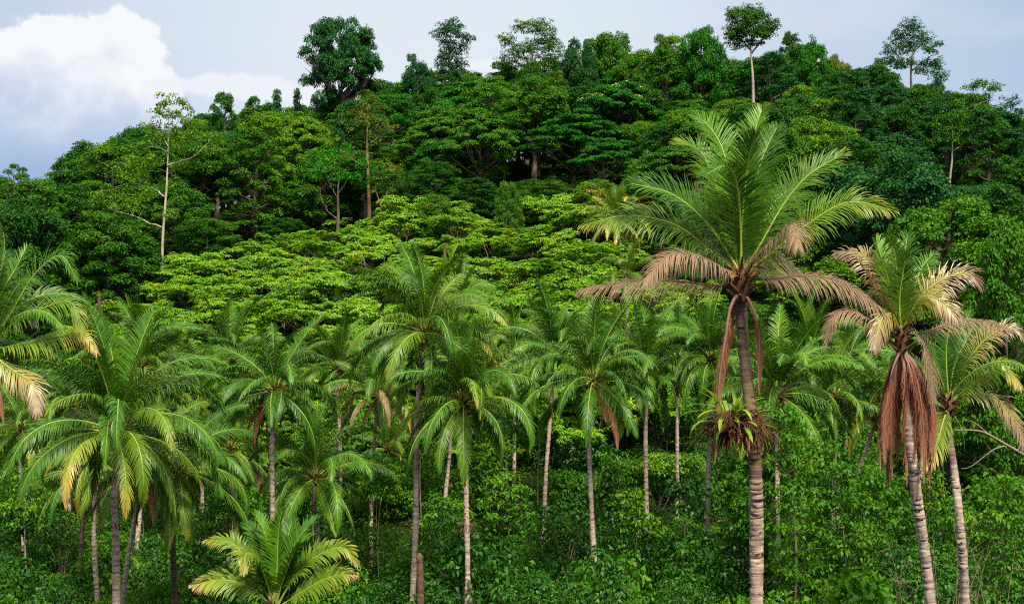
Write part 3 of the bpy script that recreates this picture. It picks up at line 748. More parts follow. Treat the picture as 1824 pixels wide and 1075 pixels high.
limb_tree(190, [(1692, 332), (1695, 280), (1696, 220)], .24, [([(1695, 270), (1710, 262), (1722, 262)], 0, .06)],
    [(1695, 210, 26, 8, 0), (1680, 228, 24, 8, 0), (1712, 232, 20, 7, 1), (1695, 250, 28, 7, 0), (1672, 252, 14, 6, 0)],
    'mid', 'barkpale', 'shorter pale-trunked tree just left of the slender leaning tree', RIDGE, dens=2.1, seed=16)
limb_tree(225, [(1800, 340), (1802, 260), (1800, 190)], .28, [([(1801, 240), (1815, 220), (1824, 210)], 0, .1), ([(1801, 250), (1785, 230), (1775, 220)], 0, .1)],
    [(1800, 184, 16, 9, 0), (1780, 200, 14, 8, 0), (1818, 205, 14, 9, 0), (1795, 222, 20, 8, 0), (1770, 232, 16, 9, 1), (1818, 240, 14, 10, 0), (1796, 256, 22, 10, 0), (1780, 278, 20, 10, 0), (1815, 282, 14, 12, 0)],
    'blue', 'barkpale', 'hazy blue-green tree with wispy crown at the right edge of the picture', RIDGE, dens=2.1, seed=17, per=19)
limb_tree(168, [(288, 482), (291, 420), (297, 330), (299, 250), (302, 190)], .2,
    [([(289, 405), (262, 395), (238, 385), (200, 372)], -2, .11), ([(293, 350), (272, 335), (250, 330), (228, 320)], 1.5, .10), ([(298, 295), (320, 288), (350, 278), (380, 250)], -1, .10),
     ([(299, 260), (285, 240), (268, 215), (262, 185)], 1, .07), ([(300, 240), (320, 215), (330, 195)], -1, .06), ([(290, 400), (300, 386), (306, 380)], 0, .07), ([(299, 270), (278, 262), (262, 262)], 0, .07)],
    [(300, 180, 14, 8, 0), (318, 186, 12, 6, 1), (284, 192, 12, 7, 0), (300, 205, 24, 9, 0), (330, 205, 18, 8, -1), (272, 222, 20, 9, 1), (345, 222, 16, 8, 0), (310, 232, 26, 8, 1), (285, 248, 24, 8, -1), (350, 245, 24, 8, -1), (380, 244, 18, 10, 0), (330, 262, 24, 7, 0),
     (262, 262, 20, 8, 0), (240, 290, 28, 9, 1), (215, 305, 26, 9, 1), (255, 318, 22, 8, 0), (228, 332, 20, 8, 1), (205, 345, 24, 10, -1), (180, 355, 20, 9, -2), (225, 368, 26, 9, -2), (250, 362, 16, 7, -1), (304, 384, 12, 7, 0), (318, 300, 18, 8, 1), (275, 290, 20, 8, -1), (300, 320, 16, 6, 1), (340, 290, 14, 6, 0), (360, 268, 18, 8, 0), (265, 345, 18, 7, 0), (322, 245, 16, 6, 0)],
    'wisp', 'barkpale', 'tall open pale-limbed tree with crooked bare limbs at the edge of the shrub field', 'trees at the forest edge', seed=21, per=22, dens=1.15)
limb_tree(192, [(658, 408), (657, 340), (654, 260), (655, 190)], .3, [([(656, 300), (630, 285), (612, 278)], 0, .1), ([(656, 325), (690, 318), (712, 350)], -1, .11), ([(655, 260), (680, 240), (700, 235)], 0, .1), ([(658, 395), (690, 380), (712, 372)], -2, .08)],
    [(655, 175, 18, 12, 0), (640, 195, 20, 12, 0), (672, 195, 18, 11, 1), (655, 215, 30, 12, -1), (630, 222, 20, 10, 0), (685, 228, 20, 9, 0), (645, 245, 26, 9, 1), (675, 255, 20, 7, 0), (615, 275, 18, 8, 0), (705, 300, 16, 7, 0), (715, 330, 18, 7, -1)],
    'olive', 'barkrust', 'olive-leaved tree with thinning foliage and straight rusty trunk above the shrub field', 'trees at the forest edge', seed=22, per=22)
limb_tree(186, [(601, 418), (603, 380), (602, 345), (604, 300)], .28, [([(601, 390), (580, 370), (568, 330)], 0, .13), ([(602, 355), (590, 335), (582, 318)], 1, .11), ([(603, 345), (618, 322), (622, 300)], -1, .1)],
    [(560, 300, 34, 12, 0), (600, 285, 36, 13, 1), (640, 296, 30, 11, -1), (585, 312, 34, 10, -2), (625, 316, 30, 9, -1), (560, 272, 28, 10, 2), (610, 262, 34, 10, 2), (650, 318, 20, 8, 0)],
    'emerald', 'bark', 'flat-crowned tree with forked grey trunk at the lower forest edge', 'trees at the forest edge', seed=23, per=27, flat=.45)
limb_tree(188, [(682, 400), (684, 370), (690, 340)], .34, [([(684, 375), (672, 350), (668, 330)], 0, .12)], [(690, 330, 30, 14, 1), (670, 318, 26, 12, 2), (720, 318, 24, 12, 2)],
    'dark', 'barkrust', 'short stout reddish trunk right of the rusty-trunked tree', 'trees at the forest edge', seed=24)
tree(1098, 238, 140, 172, 'umbrella', 'emerald', 'wide flat-crowned tree dotted with pale yellow blossom in the middle of the hillside', 'spreading trees on the hillside', v=0, blossom='cream', size=.28)
tree(1025, 215, 200, 218, 'umbrella', 'emerald', 'widest layered dark green tree directly below the yellow-blossomed tree', 'spreading trees on the hillside', v=1, size=.28)
tree(1075, 204, 245, 130, 'umbrella', 'emerald', 'lower layered tree between the widest layered tree and the tallest palm', 'spreading trees on the hillside', v=2, size=.28)
tree(855, 212, 190, 158, 'umbrella', 'mid', 'spreading olive-tinged tree with pale limbs showing, left of the widest layered tree', 'spreading trees on the hillside', v=3, bark='barkrust', size=.28)
tree(545, 215, 205, 130, 'umbrella', 'bright', 'spreading bright tree left of the yellow-brown tree', 'spreading trees on the hillside', v=4, size=.28)
tree(493, 268, 156, 52, 'cone', 'blue', 'left one of two small pointed trees on the ridge left of the broad lone tree', RIDGE, v=0)
tree(530, 268, 154, 48, 'cone', 'blue', 'right one of two small pointed trees on the ridge left of the broad lone tree', RIDGE, v=1)
tree(398, 235, 158, 62, 'tall', 'dark', 'dark vine-clad spire standing above the left slope right of the pale bare trunk', RIDGE, v=2)
tree(450, 240, 168, 52, 'tall', 'dark', 'second dark spire, nearer to the broad lone tree, on the left slope', RIDGE, v=0)
tree(775, 182, 342, 84, 'dome', 'bright', 'round bushy bright tree at the top of the shrub field', 'trees at the forest edge', v=0, size=.26)
tree(905, 178, 320, 62, 'dome', 'mid', 'small bushy tree at the top right of the shrub field', 'trees at the forest edge', v=1, size=.26)
tree(30, 190, 288, 90, 'sparse', 'mid', 'wispy tree with sky behind its crown at the far left edge', RIDGE, v=1)
tree(165, 205, 262, 60, 'round', 'dark', 'dark round treetop against the blue cloud at the left foot of the ridge', RIDGE, v=1)
limb_tree(185, [(188, 400), (189, 330), (185, 285)], .2, [([(189, 320), (180, 300), (172, 290)], 0, .06), ([(189, 310), (198, 292), (205, 285)], 0, .06)], [(186, 278, 16, 6, 0), (174, 290, 14, 5, 0), (203, 288, 12, 5, 1), (190, 300, 20, 5, 0)],
    'mid', 'barkpale', 'thin pale-stemmed tree left of the tall open pale tree', 'trees at the forest edge', seed=25, per=22)
tree(1795, 104, 388, 230, 'dome', 'mid', 'large dense dark green tree reaching the right edge behind the brown palms', 'trees at the forest edge', v=2, size=.26, dens=1.1)

# ------------------------------------------------------------------ jungle mass: the trees between, each its own object
LAND = [(120, 'at the far left'), (270, 'left of the pale-limbed tree'), (400, 'behind the pale-limbed tree'), (520, 'below two dark spires'),
        (600, 'below the lone ridge tree'), (720, 'around the rusty-trunked tree'), (820, 'below the thin leaning tree'), (930, 'beside the olive spreading tree'),
        (1040, 'around the widest layered tree'), (1180, 'around the yellow-blossomed tree'), (1310, "left of the tallest palm's top"), (1420, 'below the bare-trunked tree'),
        (1520, 'right of the tallest palm'), (1620, 'above the brown-skirted palm'), (1710, 'below the dome-topped tree'), (1900, 'at the far right')]
def land(px):
    for a, s in LAND:
        if px < a: return s
    return LAND[-1][1]
KN = {'round': 'round-crowned', 'dome': 'vine-draped bushy', 'tall': 'tall narrow', 'umbrella': 'flat-topped'}
LN = {'dark': 'dark green', 'mid': 'mid green', 'bright': 'yellow-green', 'blue': 'bluish green', 'emerald': 'emerald green', 'olive': 'olive'}
_EX, _EY = [-40, 0, 130, 300, 420, 500, 700, 1000, 1100, 1200, 1400, 1824, 1900], [126, 132, 148, 170, 178, 188, 194, 188, 178, 160, 138, 112, 108]
_TX, _TY = [-40, 0, 70, 150, 250, 330, 400, 500, 560, 640, 700, 800, 900, 1000, 1100, 1200, 1300, 1400, 1500, 1600, 1700, 1760, 1824, 1900], \
           [325, 318, 305, 262, 222, 212, 195, 172, 164, 150, 130, 106, 92, 76, 56, 54, 62, 66, 84, 94, 140, 176, 206, 235]
KEEP = [(1010, 1185, 238, 218), (915, 1140, 215, 320), (775, 935, 212, 285), (480, 615, 215, 268), (1190, 1312, 250, 175), (1290, 1390, 235, 165), (1400, 1495, 255, 150), (1625, 1800, 190, 326),
        (1762, 1840, 225, 275), (575, 690, 262, 160), (628, 690, 192, 400), (570, 640, 186, 400), (900, 1000, 266, 128), (1575, 1680, 258, 142), (765, 850, 262, 122), (710, 780, 258, 130), (1010, 1140, 262, 140), (255, 330, 168, 470), (190, 380, 168, 330)]   # columns, depth and lowest row of the trees that stay in view
def forest():
    rs = random.Random(5); n = 0
    for row in range(20):
        Y = 104 + row * 9.8
        half = (CX + 60) / F * Y
        nx = int(2 * half / 8.0)
        for i in range(nx + 1):
            x = -half + 2 * half * (i + (.5 if row % 2 else 0) + rs.uniform(-.28, .28)) / nx
            y = Y + rs.uniform(-4, 4)
            px = CX + x / y * F
            edge = np.interp(px, _EX, _EY)
            if y < edge or px < -40 or px > 1865: continue
            z = gz(x, y); near = y - edge
            tl = np.interp(px, _TX, _TY)                                   # the treeline the ridge shows
            zmax = CZ + (HY - tl) / F * y
            if z > zmax - 3.5: continue
            u = rs.random()
            if y > 258: u = rs.choice((.1, .3, .7))
            if near < 13: kind = 'dome' if u < .66 else 'round'
            else: kind = 'round' if u < .44 else 'dome' if u < .66 else 'tall' if u < .95 else 'umbrella'
            h = {'round': rs.uniform(14, 21), 'dome': rs.uniform(8, 13), 'tall': rs.uniform(16, 21), 'umbrella': rs.uniform(12, 15)}[kind]
            if near < 8: h *= rs.uniform(.5, .75)
            h = min(h if y < 235 else max(h, (zmax - z) * rs.uniform(.8, 1.0)), zmax - z + rs.choice((rs.uniform(-4, -1), rs.uniform(-2, .8), rs.uniform(-.5, 2.2))))
            for (a, b, yy, low) in KEEP:
                if a - 8 < px < b + 8 and y < yy:
                    hh = CZ + (HY - low) / F * y - z
                    if hh < h: h = hh; kind = 'dome' if hh < 11 else kind
            if kind == 'umbrella' and h < 12: kind = 'round'
            if h < 3.5: continue
            wd = {'round': rs.uniform(9, 13), 'dome': rs.uniform(9, 13), 'tall': rs.uniform(7, 9.5), 'umbrella': rs.uniform(12, 15)}[kind] * min(1.2, .55 + h / 24)
            v = rs.random()
            far_right = px > 1480
            if kind == 'umbrella': lf = 'emerald' if v < .6 else 'mid'
            elif far_right: lf = 'blue' if v < .4 else 'dark' if v < .7 else 'mid'  # bluish leaves stand in for haze over the far-right trees
            else: lf = 'dark' if v < .30 else 'mid' if v < .62 else 'bright' if v < .82 else 'emerald' if v < .93 else 'blue'
            if near < 20 and 1500 < px and rs.random() < .6: lf = 'mid' if rs.random() < .8 or px > 1650 else 'bright'
            if near < 14 and px < 460: lf = 'mid' if rs.random() < .6 else 'dark'
            top = HY - (z + h - CZ) / y * F
            where = 'low at the forest edge' if near < 16 else ('just under the skyline' if top < tl + 45 else ('halfway up' if top > 230 else 'high on the slope'))
            tree(px, y, top, wd / y * F, kind, lf, f'{LN[lf]} {KN[kind]} tree {where}, {land(px)}', 'trees of the jungle mass on the hill', v=rs.randrange(4 if kind != 'umbrella' else 5), size=.28, seed=row * 100 + i)
            n += 1
    return n
print('forest trees', forest())

# ------------------------------------------------------------------ cassava field on the slope
def palmate(mb, P, D, rs, ln, m=0):
    """palmate leaves: five drooping lobes fanned round the leaf stalk's end. P centres, D outward direction"""
    n = len(P); rnd0 = rs.random(n)
    for k in range(5):
        a = np.radians((-100, -50, 0, 50, 100)[k]) + rs.normal(0, .1, n)
        ca, sa = np.cos(a)[:, None], np.sin(a)[:, None]
        h = D * np.array((1, 1, 0)); h /= np.linalg.norm(h, axis=1)[:, None] + 1e-6
        s = np.stack([-h[:, 1], h[:, 0], np.zeros(n)], -1)
        d = h * ca + s * sa + np.array((0, 0, -.12)) + rs.normal(0, .12, (n, 3))
        nn = np.tile(np.array((0, 0, 1.0)), (n, 1)) + rs.normal(0, .18, (n, 3)) + h * .25
        l = ln * rs.uniform(.8, 1.2, n) * (1.0, 1.0, 1.1, 1.0, 1.0)[k]
        mb.leaves(P, d, nn, l, l * .20, np.clip(rnd0 * .7 + rs.random(n) * .3, 0, 1), .32, m)
def cassava_meshes(v):
    rs = np.random.RandomState(300 + v); mb = MB(); tk = MB()
    nst = rs.randint(2, 7); tips = []
    for k in range(nst):
        a = k * 6.283 / nst + rs.uniform(-.4, .4); h1 = rs.uniform(1.2, 2.0)
        b = np.array((rs.normal(0, .2), rs.normal(0, .2), 0))
        f = b + np.array((math.cos(a) * .45, math.sin(a) * .45, h1)); tk.tube(resample([b, (b + f) / 2 + rs.normal(0, .08, 3), f], 5), np.linspace(.045, .032, 5), 5)
        for j in range(3):
            a2 = a + (j - 1) * .9 + rs.uniform(-.2, .2); r2 = rs.uniform(.5, 1.0)
            g = f + np.array((math.cos(a2) * r2, math.sin(a2) * r2, rs.uniform(.6, 1.0))); tk.tube([f, (f + g) / 2 + rs.normal(0, .06, 3), g], [.03, .024, .018], 4)
            for i in range(2 if rs.random() < .6 else 3):
                a3 = a2 + (i - .5) * 1.2; e = g + np.array((math.cos(a3) * rs.uniform(.3, .6), math.sin(a3) * rs.uniform(.3, .6), rs.uniform(.1, .5) if v % 2 else rs.uniform(-.2, 1.1))); tk.tube([g, e], [.018, .012], 4); tips.append(e)
    for e in tips:
        n = rs.randint(8, 19); a = rs.uniform(0, 6.283, n); r = rs.uniform(.10, .60, n) * rs.uniform(.7, 1.15)
        D = np.stack([np.cos(a), np.sin(a), np.zeros(n)], -1)
        P = e + D * r[:, None] + np.stack([0 * a, 0 * a, .14 - (.45 if v % 2 else .75) * r ** 1.4 + rs.normal(0, .05 if v % 2 else .10, n)], -1)
        palmate(mb, P, D, rs, .30)
    return tk.mesh('stem', [M['bark']], True), mb.mesh('foliage', [M['cassava']])
CASS = [cassava_meshes(v) for v in range(12)]
PL = [(110, 'the left-edge palm'), (290, 'the yellow-tipped palm'), (430, 'the dark-trunked palm'), (530, 'the full green palm'),
      (620, 'the low coconut palm'), (700, 'the ragged palm'), (780, 'the tall central palm'), (880, 'the dense round palm'),
      (1000, 'the half-hidden thin palm'), (1100, 'the skirted coconut palm'), (1210, 'the straight palm'), (1330, 'the tallest palm'),
      (1430, 'the arching low palm'), (1540, 'the yellow-fronded palm'), (1660, 'the brown-skirted palm'), (1900, 'the leaning palm')]
def near_palm(px):
    for a, s in PL:
        if px < a: return s
    return PL[-1][1]
def cassava_field():
    rs = random.Random(9); n = 0
    Y = 113.0; row = 0
    while Y < 194 and n < 298:
        step = 3.6
        half = 48 * Y / 115
        nx = int(2 * half / 4.2)
        for i in range(nx):
            x = -half + 2 * half * (i + (.5 if row % 2 else 0) + rs.uniform(-.3, .3)) / nx; y = Y + rs.uniform(-1.6, 1.6)
            px = CX + x / y * F; edge = np.interp(px, _EX, _EY)
            if px < 120 or px > 1275 or y > edge - 2: continue
            if px > 1130 and y > 150: continue
            if px < 250 and y < 126: continue
            z = gz(x, y); s = rs.choice((rs.uniform(.55, .9), rs.uniform(.85, 1.3), rs.uniform(1.1, 1.5))) * (1.12 if rs.random() < .25 else 1)
            h = 'tall' if s > 1.25 else 'low' if s < .98 else 'leafy'
            py = HY - (z + 3.2 * s - CZ) / y * F
            where = 'at the top of the field' if y > edge - 14 else 'in the upper rows' if py < 500 else 'in the lower rows behind'
            lab = f'{h} bright green cassava shrub {where}' + (f' {near_palm(px)}' if py >= 500 else f', above {near_palm(px)}')
            o = thing('cassava_shrub', (x, y, z - .1), lab, 'shrub', 'cassava shrubs on the slope', rs.uniform(0, 6.28), (s * rs.uniform(1.1, 1.4), s * rs.uniform(1.1, 1.4), s))
            o.rotation_euler = (rs.gauss(0, .09), rs.gauss(0, .09), rs.uniform(0, 6.28)); st, fo = CASS[rs.randrange(12)]
            link('stem', st, o); link('foliage', fo, o); n += 1
        Y += step; row += 1
    return n
print('cassava', cassava_field())

# ------------------------------------------------------------------ undergrowth shrubs
def shrub_mesh(v, leaf, size, R, H, per=30, narrow=.30):
    rs = np.random.RandomState(500 + v); mb = MB()
    for k in range(7):
        a = rs.uniform(0, 6.28); e = np.array((math.cos(a) * R * rs.uniform(.3, .8), math.sin(a) * R * rs.uniform(.3, .8), H * rs.uniform(.5, .9)))
        mb.tube(resample([np.zeros(3), e * np.array((.35, .35, .55)), e], 6), np.linspace(.035, .01, 6), 4, 1)
    n = 75
    C = []
    for k in range(n):
        a = k * 2.4 + rs.uniform(-.3, .3); u = (k + .5) / n; z = H * (.06 + .86 * u)
        w = R * math.sqrt(max(.04, 1 - u ** 2.4)) * rs.uniform(.5, 1.0); C.append((math.cos(a) * w, math.sin(a) * w, z + rs.normal(0, .15)))
    clumps_to_leaves(mb, np.array(C), rs.uniform(.26, .55, n), per, size, rs, .8, 0, .35, .5, narrow)
    return mb.mesh('shrub', [M[leaf], M['bark']])
SHR = [shrub_mesh(0, 'shrub', .17, 1.8, 2.6, 28), shrub_mesh(1, 'shrubdark', .19, 1.9, 3.0, 26), shrub_mesh(2, 'shrub', .13, 1.6, 2.2, 40), shrub_mesh(3, 'shrubdark', .16, 1.7, 3.6, 32),
       shrub_mesh(4, 'shrub', .23, 1.9, 3.2, 20, .36), shrub_mesh(5, 'shrub', .15, 1.9, 2.4, 30)]
SN = ['fresh green small-leaved shrub', 'dark glossy leafy shrub', 'fine-leaved pale green shrub', 'tall dark leafy shrub', 'broad-leaved green shrub', 'wide small-leaved shrub']
def undergrowth():
    rs = random.Random(31); n = 0; Y = 68.0; row = 0
    while Y < 150 and n < 296:
        half = (CX + 50) / F * Y; nx = int(2 * half / 4.1)
        for i in range(nx + 1):
            x = -half + 2 * half * (i + (.5 if row % 2 else 0) + rs.uniform(-.3, .3)) / nx; y = Y + rs.uniform(-1.7, 1.7)
            px = CX + x / y * F
            if y > 119 and (150 < px < 1240): continue
            if y > np.interp(px, _EX, _EY) + 6: continue
            gap = math.sin(x * .31 + 1) * math.sin(y * .23 + x * .11) + .35 * math.sin(x * .9 + y * .7)
            if gap < -.45 and y > 92: continue
            z = gz(x, y); k = rs.choice((0, 1, 1, 2, 3, 3, 4, 5))
            if 1360 < px < 1600 and rs.random() < .4: k = 3
            s = rs.uniform(.75, 1.3) * (1.35 if rs.random() < .16 else 1)
            if 880 < px < 1010 and 92 < y < 108: s *= .6
            where = 'in the front row below' if y < 84 else 'in the thicket behind' if y < 104 else 'high on the bank behind'
            o = link('undergrowth_shrub', SHR[k], None, (x, y, z - .1), rs.uniform(0, 6.28), (s * 1.1, s * 1.1, s * rs.uniform(.85, 1.3)))
            tag(o, f'{"small " if s < .85 else "large " if s > 1.2 else ""}{SN[k]} {where} {near_palm(px)}', 'shrub', 'undergrowth shrubs under the palms'); n += 1
        Y += 3.9; row += 1
    return n
print('shrubs', undergrowth())

# ground cover nobody could count: low leaves over the whole visible floor
def ground_cover():
    rs = np.random.RandomState(77)
    def patch(n, y0, y1, size, mb, m):
        y = y0 + (y1 - y0) * rs.random(n); x = (rs.random(n) * 2 - 1) * (CX + 60) / F * y
        z = ground(x, y)
        P = np.stack([x, y, z + rs.uniform(0, .55, n) * rs.random(n)], -1)
        a = rs.uniform(0, 6.28, n); D = np.stack([np.cos(a), np.sin(a), rs.uniform(.1, .9, n)], -1)
        nn = np.stack([rs.normal(0, .4, n), rs.normal(0, .4, n), np.ones(n)], -1); nn /= np.linalg.norm(nn, axis=1)[:, None]
        l = size * rs.uniform(.6, 1.4, n); mb.leaves(P, D, nn, l, l * .28, rs.random(n), .4, m)
    mb = MB(); patch(50000, 68, 122, .24, mb, 0); patch(70000, 68, 122, .26, mb, 1); patch(50000, 115, 200, .3, mb, 1); patch(45000, 110, 290, .6, mb, 1)
    o = link('ground_cover', mb.mesh('ground_cover', [M['shrub'], M['shrubdark']]))
    tag(o, 'low leafy ground cover over the forest floor', 'ground cover', None, 'stuff')
ground_cover()

# ------------------------------------------------------------------ palms laid out frond by frond
G, LI, TI, HA, YE, DR = 'green', 'lime', 'tip', 'half', 'yellow', 'dry'
A_ = (1320, 492)
hero_palm(A_, 38, [(1322, 530), (1330, 640), (1334, 760), (1340, 850), (1352, 1075)], 'tallest and nearest palm, half its fronds dried brown, a fern nest on its trunk', [
    ([(1319, 400), (1312, 325), (1292, 296), (1256, 312)], -1.6, G, .25),
    ([(1290, 440), (1250, 388), (1195, 345), (1120, 326)], -.8, G, .3),
    ([(1295, 390), (1268, 312), (1246, 268), (1208, 254)], 1.0, TI, .3),
    ([(1305, 370), (1290, 275), (1264, 226), (1240, 208)], 1.6, LI, .25),
    ([(1324, 370), (1334, 280), (1348, 222), (1357, 196)], .6, LI, .25),
    ([(1332, 390), (1352, 300), (1368, 258), (1384, 228)], 1.2, G, .25),
    ([(1322, 390), (1330, 310), (1336, 270), (1345, 240)], -1.0, G, .2),
    ([(1352, 440), (1395, 365), (1440, 312), (1502, 274)], .3, TI, .4),
    ([(1375, 450), (1440, 398), (1512, 360), (1590, 374)], -.7, TI, .7),
    ([(1345, 462), (1382, 425), (1412, 398), (1422, 440)], -2.4, DR, 1.0),
    ([(1275, 455), (1205, 402), (1120, 384), (1040, 400)], -.3, TI, .8),
    ([(1290, 480), (1245, 456), (1192, 454), (1148, 500)], -1.8, DR, 1.0),
    ([(1285, 508), (1215, 502), (1130, 499), (1034, 516)], .4, DR, .9),
    ([(1370, 497), (1440, 490), (1510, 507), (1580, 560)], -.6, DR, 1.0),
    ([(1345, 430), (1380, 360), (1412, 335)], 2.6, G, .4), ([(1300, 425), (1255, 365), (1222, 352)], 2.8, G, .4),
    ([(1300, 470), (1262, 445), (1215, 470)], 2.8, TI, .8), ([(1345, 480), (1390, 462), (1440, 500)], 2.8, HA, .8)],
    101, .19, L0=1.0, nl=120, wl=.030, deadl=.42, bark='palmbarkhero',
    dead=[([(1300, 545), (1288, 600), (1277, 680), (1270, 815)], -.4), ([(1336, 545), (1348, 600), (1349, 700)], -.35), ([(1308, 550), (1300, 610), (1282, 720)], .35)], flowers=3)
B_ = (1605, 596)
_sk = []
_r = random.Random(4)
for i in range(32):
    xx = 1574 + i * 2.75 + _r.uniform(-2, 2); _sk.append(([(1605 + (xx - 1605) * .6, 660), (xx, 730), (xx + _r.uniform(-3, 5), _r.uniform(770, 890))], _r.choice((-.6, -.4, .4, -.2, .15))))
hero_palm(B_, 50, [(1608, 650), (1613, 780), (1632, 880), (1664, 1075)], 'palm wrapped in a long skirt of hanging reddish brown dead fronds', [
    ([(1592, 530), (1572, 465), (1560, 426)], .6, LI, .2), ([(1600, 525), (1594, 455), (1582, 416)], -.3, LI, .2), ([(1606, 525), (1612, 455), (1616, 418)], .9, G, .2),
    ([(1602, 540), (1606, 500), (1616, 462), (1646, 446)], -.9, G, .3), ([(1575, 545), (1548, 492), (1526, 462)], -.4, DR, .5),
    ([(1570, 582), (1522, 556), (1486, 562), (1470, 608)], -.6, DR, 1.0), ([(1632, 535), (1680, 497), (1722, 486), (1746, 510)], .2, HA, .8),
    ([(1625, 552), (1648, 527), (1682, 540), (1706, 572)], -1.2, HA, .9), ([(1645, 592), (1705, 571), (1770, 574), (1800, 590)], .3, DR, 1.0),
    ([(1640, 600), (1656, 650), (1660, 715)], -.6, DR, 1.0), ([(1565, 485), (1532, 452), (1490, 450)], 1.6, HA, .7), ([(1590, 560), (1570, 570), (1556, 620)], -1.4, HA, 1.0),
    ([(1620, 545), (1640, 480), (1662, 452)], 1.4, G, .4), ([(1585, 545), (1560, 520), (1530, 530)], 1.8, TI, .8)],
    102, .20, nl=80, dead=_sk, flowers=1)
C_ = (1690, 716)
hero_palm(C_, 58, [(1690, 745), (1697, 830), (1704, 930), (1722, 1075)], 'leaning palm beside the brown-skirted palm, right fronds browning at their tips', [
    ([(1686, 650), (1688, 600), (1700, 572)], .4, G, .25), ([(1715, 655), (1758, 602), (1800, 582), (1824, 604)], -.4, HA, .8), ([(1735, 682), (1780, 652), (1818, 690)], -.8, YE, .9),
    ([(1720, 703), (1770, 706), (1808, 748), (1824, 795)], -.6, HA, 1.0), ([(1670, 660), (1645, 612), (1612, 590)], .2, G, .5), ([(1680, 750), (1668, 790), (1650, 830)], -1, YE, .9),
    ([(1700, 650), (1722, 605), (1735, 580)], .8, G, .3), ([(1670, 680), (1640, 660), (1618, 690)], -.8, G, .8)], 103, .185, nl=70, extra=8, extra_t=(.1, .75), flowers=1)
D_ = (-22, 625)
hero_palm(D_, 52, [(-22, 670), (-26, 850), (-30, 1075)], 'palm cut off by the left edge, one frond turning orange', [
    ([(-8, 540), (8, 440), (-2, 388)], .3, G, .3), ([(18, 560), (62, 488), (108, 455), (138, 498)], -.6, G, .7), ([(24, 575), (78, 548), (128, 540), (152, 600)], -1.0, TI, .9),
    ([(38, 612), (98, 600), (146, 594), (172, 626)], -.4, YE, 1.0), ([(24, 660), (58, 684), (66, 735)], -1, HA, 1.0), ([(0, 530), (30, 474), (48, 440)], .9, G, .4), ([(10, 545), (40, 500), (70, 500)], 1.6, G, .6), ([(-10, 500), (-14, 430), (10, 410)], -1.2, G, .3)],
    104, .2, nl=75, extra=6, dead=[([(-4, 665), (8, 700), (14, 745)], -.4), ([(-12, 665), (0, 710), (2, 760)], -.3)])
I_ = (490, 1085)
hero_palm(I_, 58, [(490, 1100), (490, 1140)], 'young yellowish palm low in front whose trunk is out of sight', [
    ([(484, 1010), (472, 950), (455, 915)], .4, LI, .15), ([(494, 1000), (496, 945), (502, 912)], -.3, LI, .15), ([(508, 1005), (534, 955), (562, 924)], .6, G, .2), ([(528, 1022), (572, 985), (612, 975), (636, 1004)], -.3, 'olivef', .5),
    ([(540, 1052), (590, 1026), (632, 1022)], -.8, 'olivef', .6), ([(476, 1040), (460, 1000), (440, 984), (432, 1016)], -1.8, 'olivef', .6), ([(450, 1048), (400, 1032), (346, 1040)], -.4, 'olivef', .7),
    ([(445, 1005), (412, 966), (368, 962)], .4, 'olivef', .6), ([(505, 1030), (530, 975), (556, 955)], -1.0, LI, .2), ([(500, 1020), (512, 960), (520, 925)], 1.2, G, .2), ([(478, 1020), (462, 960), (440, 935)], 1.2, G, .2)],
    105, .2, L0=.9, nl=62, wl=.075, flowers=0, juvenile=True)

# ------------------------------------------------------------------ the other palms
palm((207, 766), 64, [(212, 800), (212, 900), (203, 1075)], 'yellow-tipped palm with a thick pale trunk at lower left', 5.0, 30, 0, 0.12, 211, .2, ('green', 'tip', 'green'), 'tip', 1)
palm((250, 655), 92, [(250, 700), (246, 900), (244, 1000)], 'green palm whose top shows above the yellow-tipped palm', 4.8, 24, 0, 0.02, 212)
palm((172, 812), 76, [(172, 850), (172, 950), (170, 1075)], 'slim pale trunk with its crown hidden behind the yellow-tipped palm', 3.6, 18, 0, 0.14, 213, .15, ('green', 'tip'), 'tip')
palm((246, 842), 72, [(244, 880), (236, 950), (226, 1075)], 'slim palm leaning right behind the yellow-tipped palm', 3.4, 18, 0, 0.14, 214, .15, ('green', 'tip'))
palm((152, 846), 84, [(152, 880), (149, 960), (143, 1060)], 'small palm with thin dark mossy trunk at lower left', 3.6, 14, 0, 0.14, 215, .14, ('tip', 'green'), 'yellow', bark='palmbarkdark', tmin=.4)
palm((316, 836), 70, [(314, 880), (312, 960), (310, 1075)], 'drooping dark-trunked palm with mossy bark right of the yellow-tipped palm', 4.7, 22, 0, 0.04, 216, .17, ('green', 'tip'), 'half', 0, 'palmbarkdark', tmin=.3)
palm((408, 800), 86, [(411, 840), (412, 930), (413, 1050)], 'palm with straight slim trunk above the young yellowish palm', 3.9, 22, 0, 0.04, 217, .15)
palm((490, 692), 77, [(489, 730), (487, 830), (485, 1000)], 'full green palm with dark hanging fronds above the low coconut palm', 4.5, 30, 3, 0, 218, .17, ('green',), 'tip', 4)
palm((560, 852), 80, [(562, 890), (565, 960), (566, 1075)], 'low coconut palm with one brown dead frond hanging at its right', 4.4, 28, 9, 0, 219, .14, ('green', 'green', 'lime'), 'tip', 1)
palm((412, 640), 98, [(413, 690), (414, 820), (414, 950)], 'palm half hidden left of the full green palm', 4.4, 24, 0, 0, 220)
palm((757, 592), 80, [(752, 640), (742, 780), (735, 1075)], 'tall central palm with orange flower stalks and browning left fronds', 4.7, 30, 3, 0.1, 221, .19, ('green', 'green', 'tip'), 'tip', 0, flowers=5)
palm((672, 700), 94, [(668, 760), (662, 860), (660, 1075)], 'ragged palm with brown hanging fronds left of the tall central palm', 4.0, 22, 0, 0.15, 222, .155, ('green',), 'half', 5)
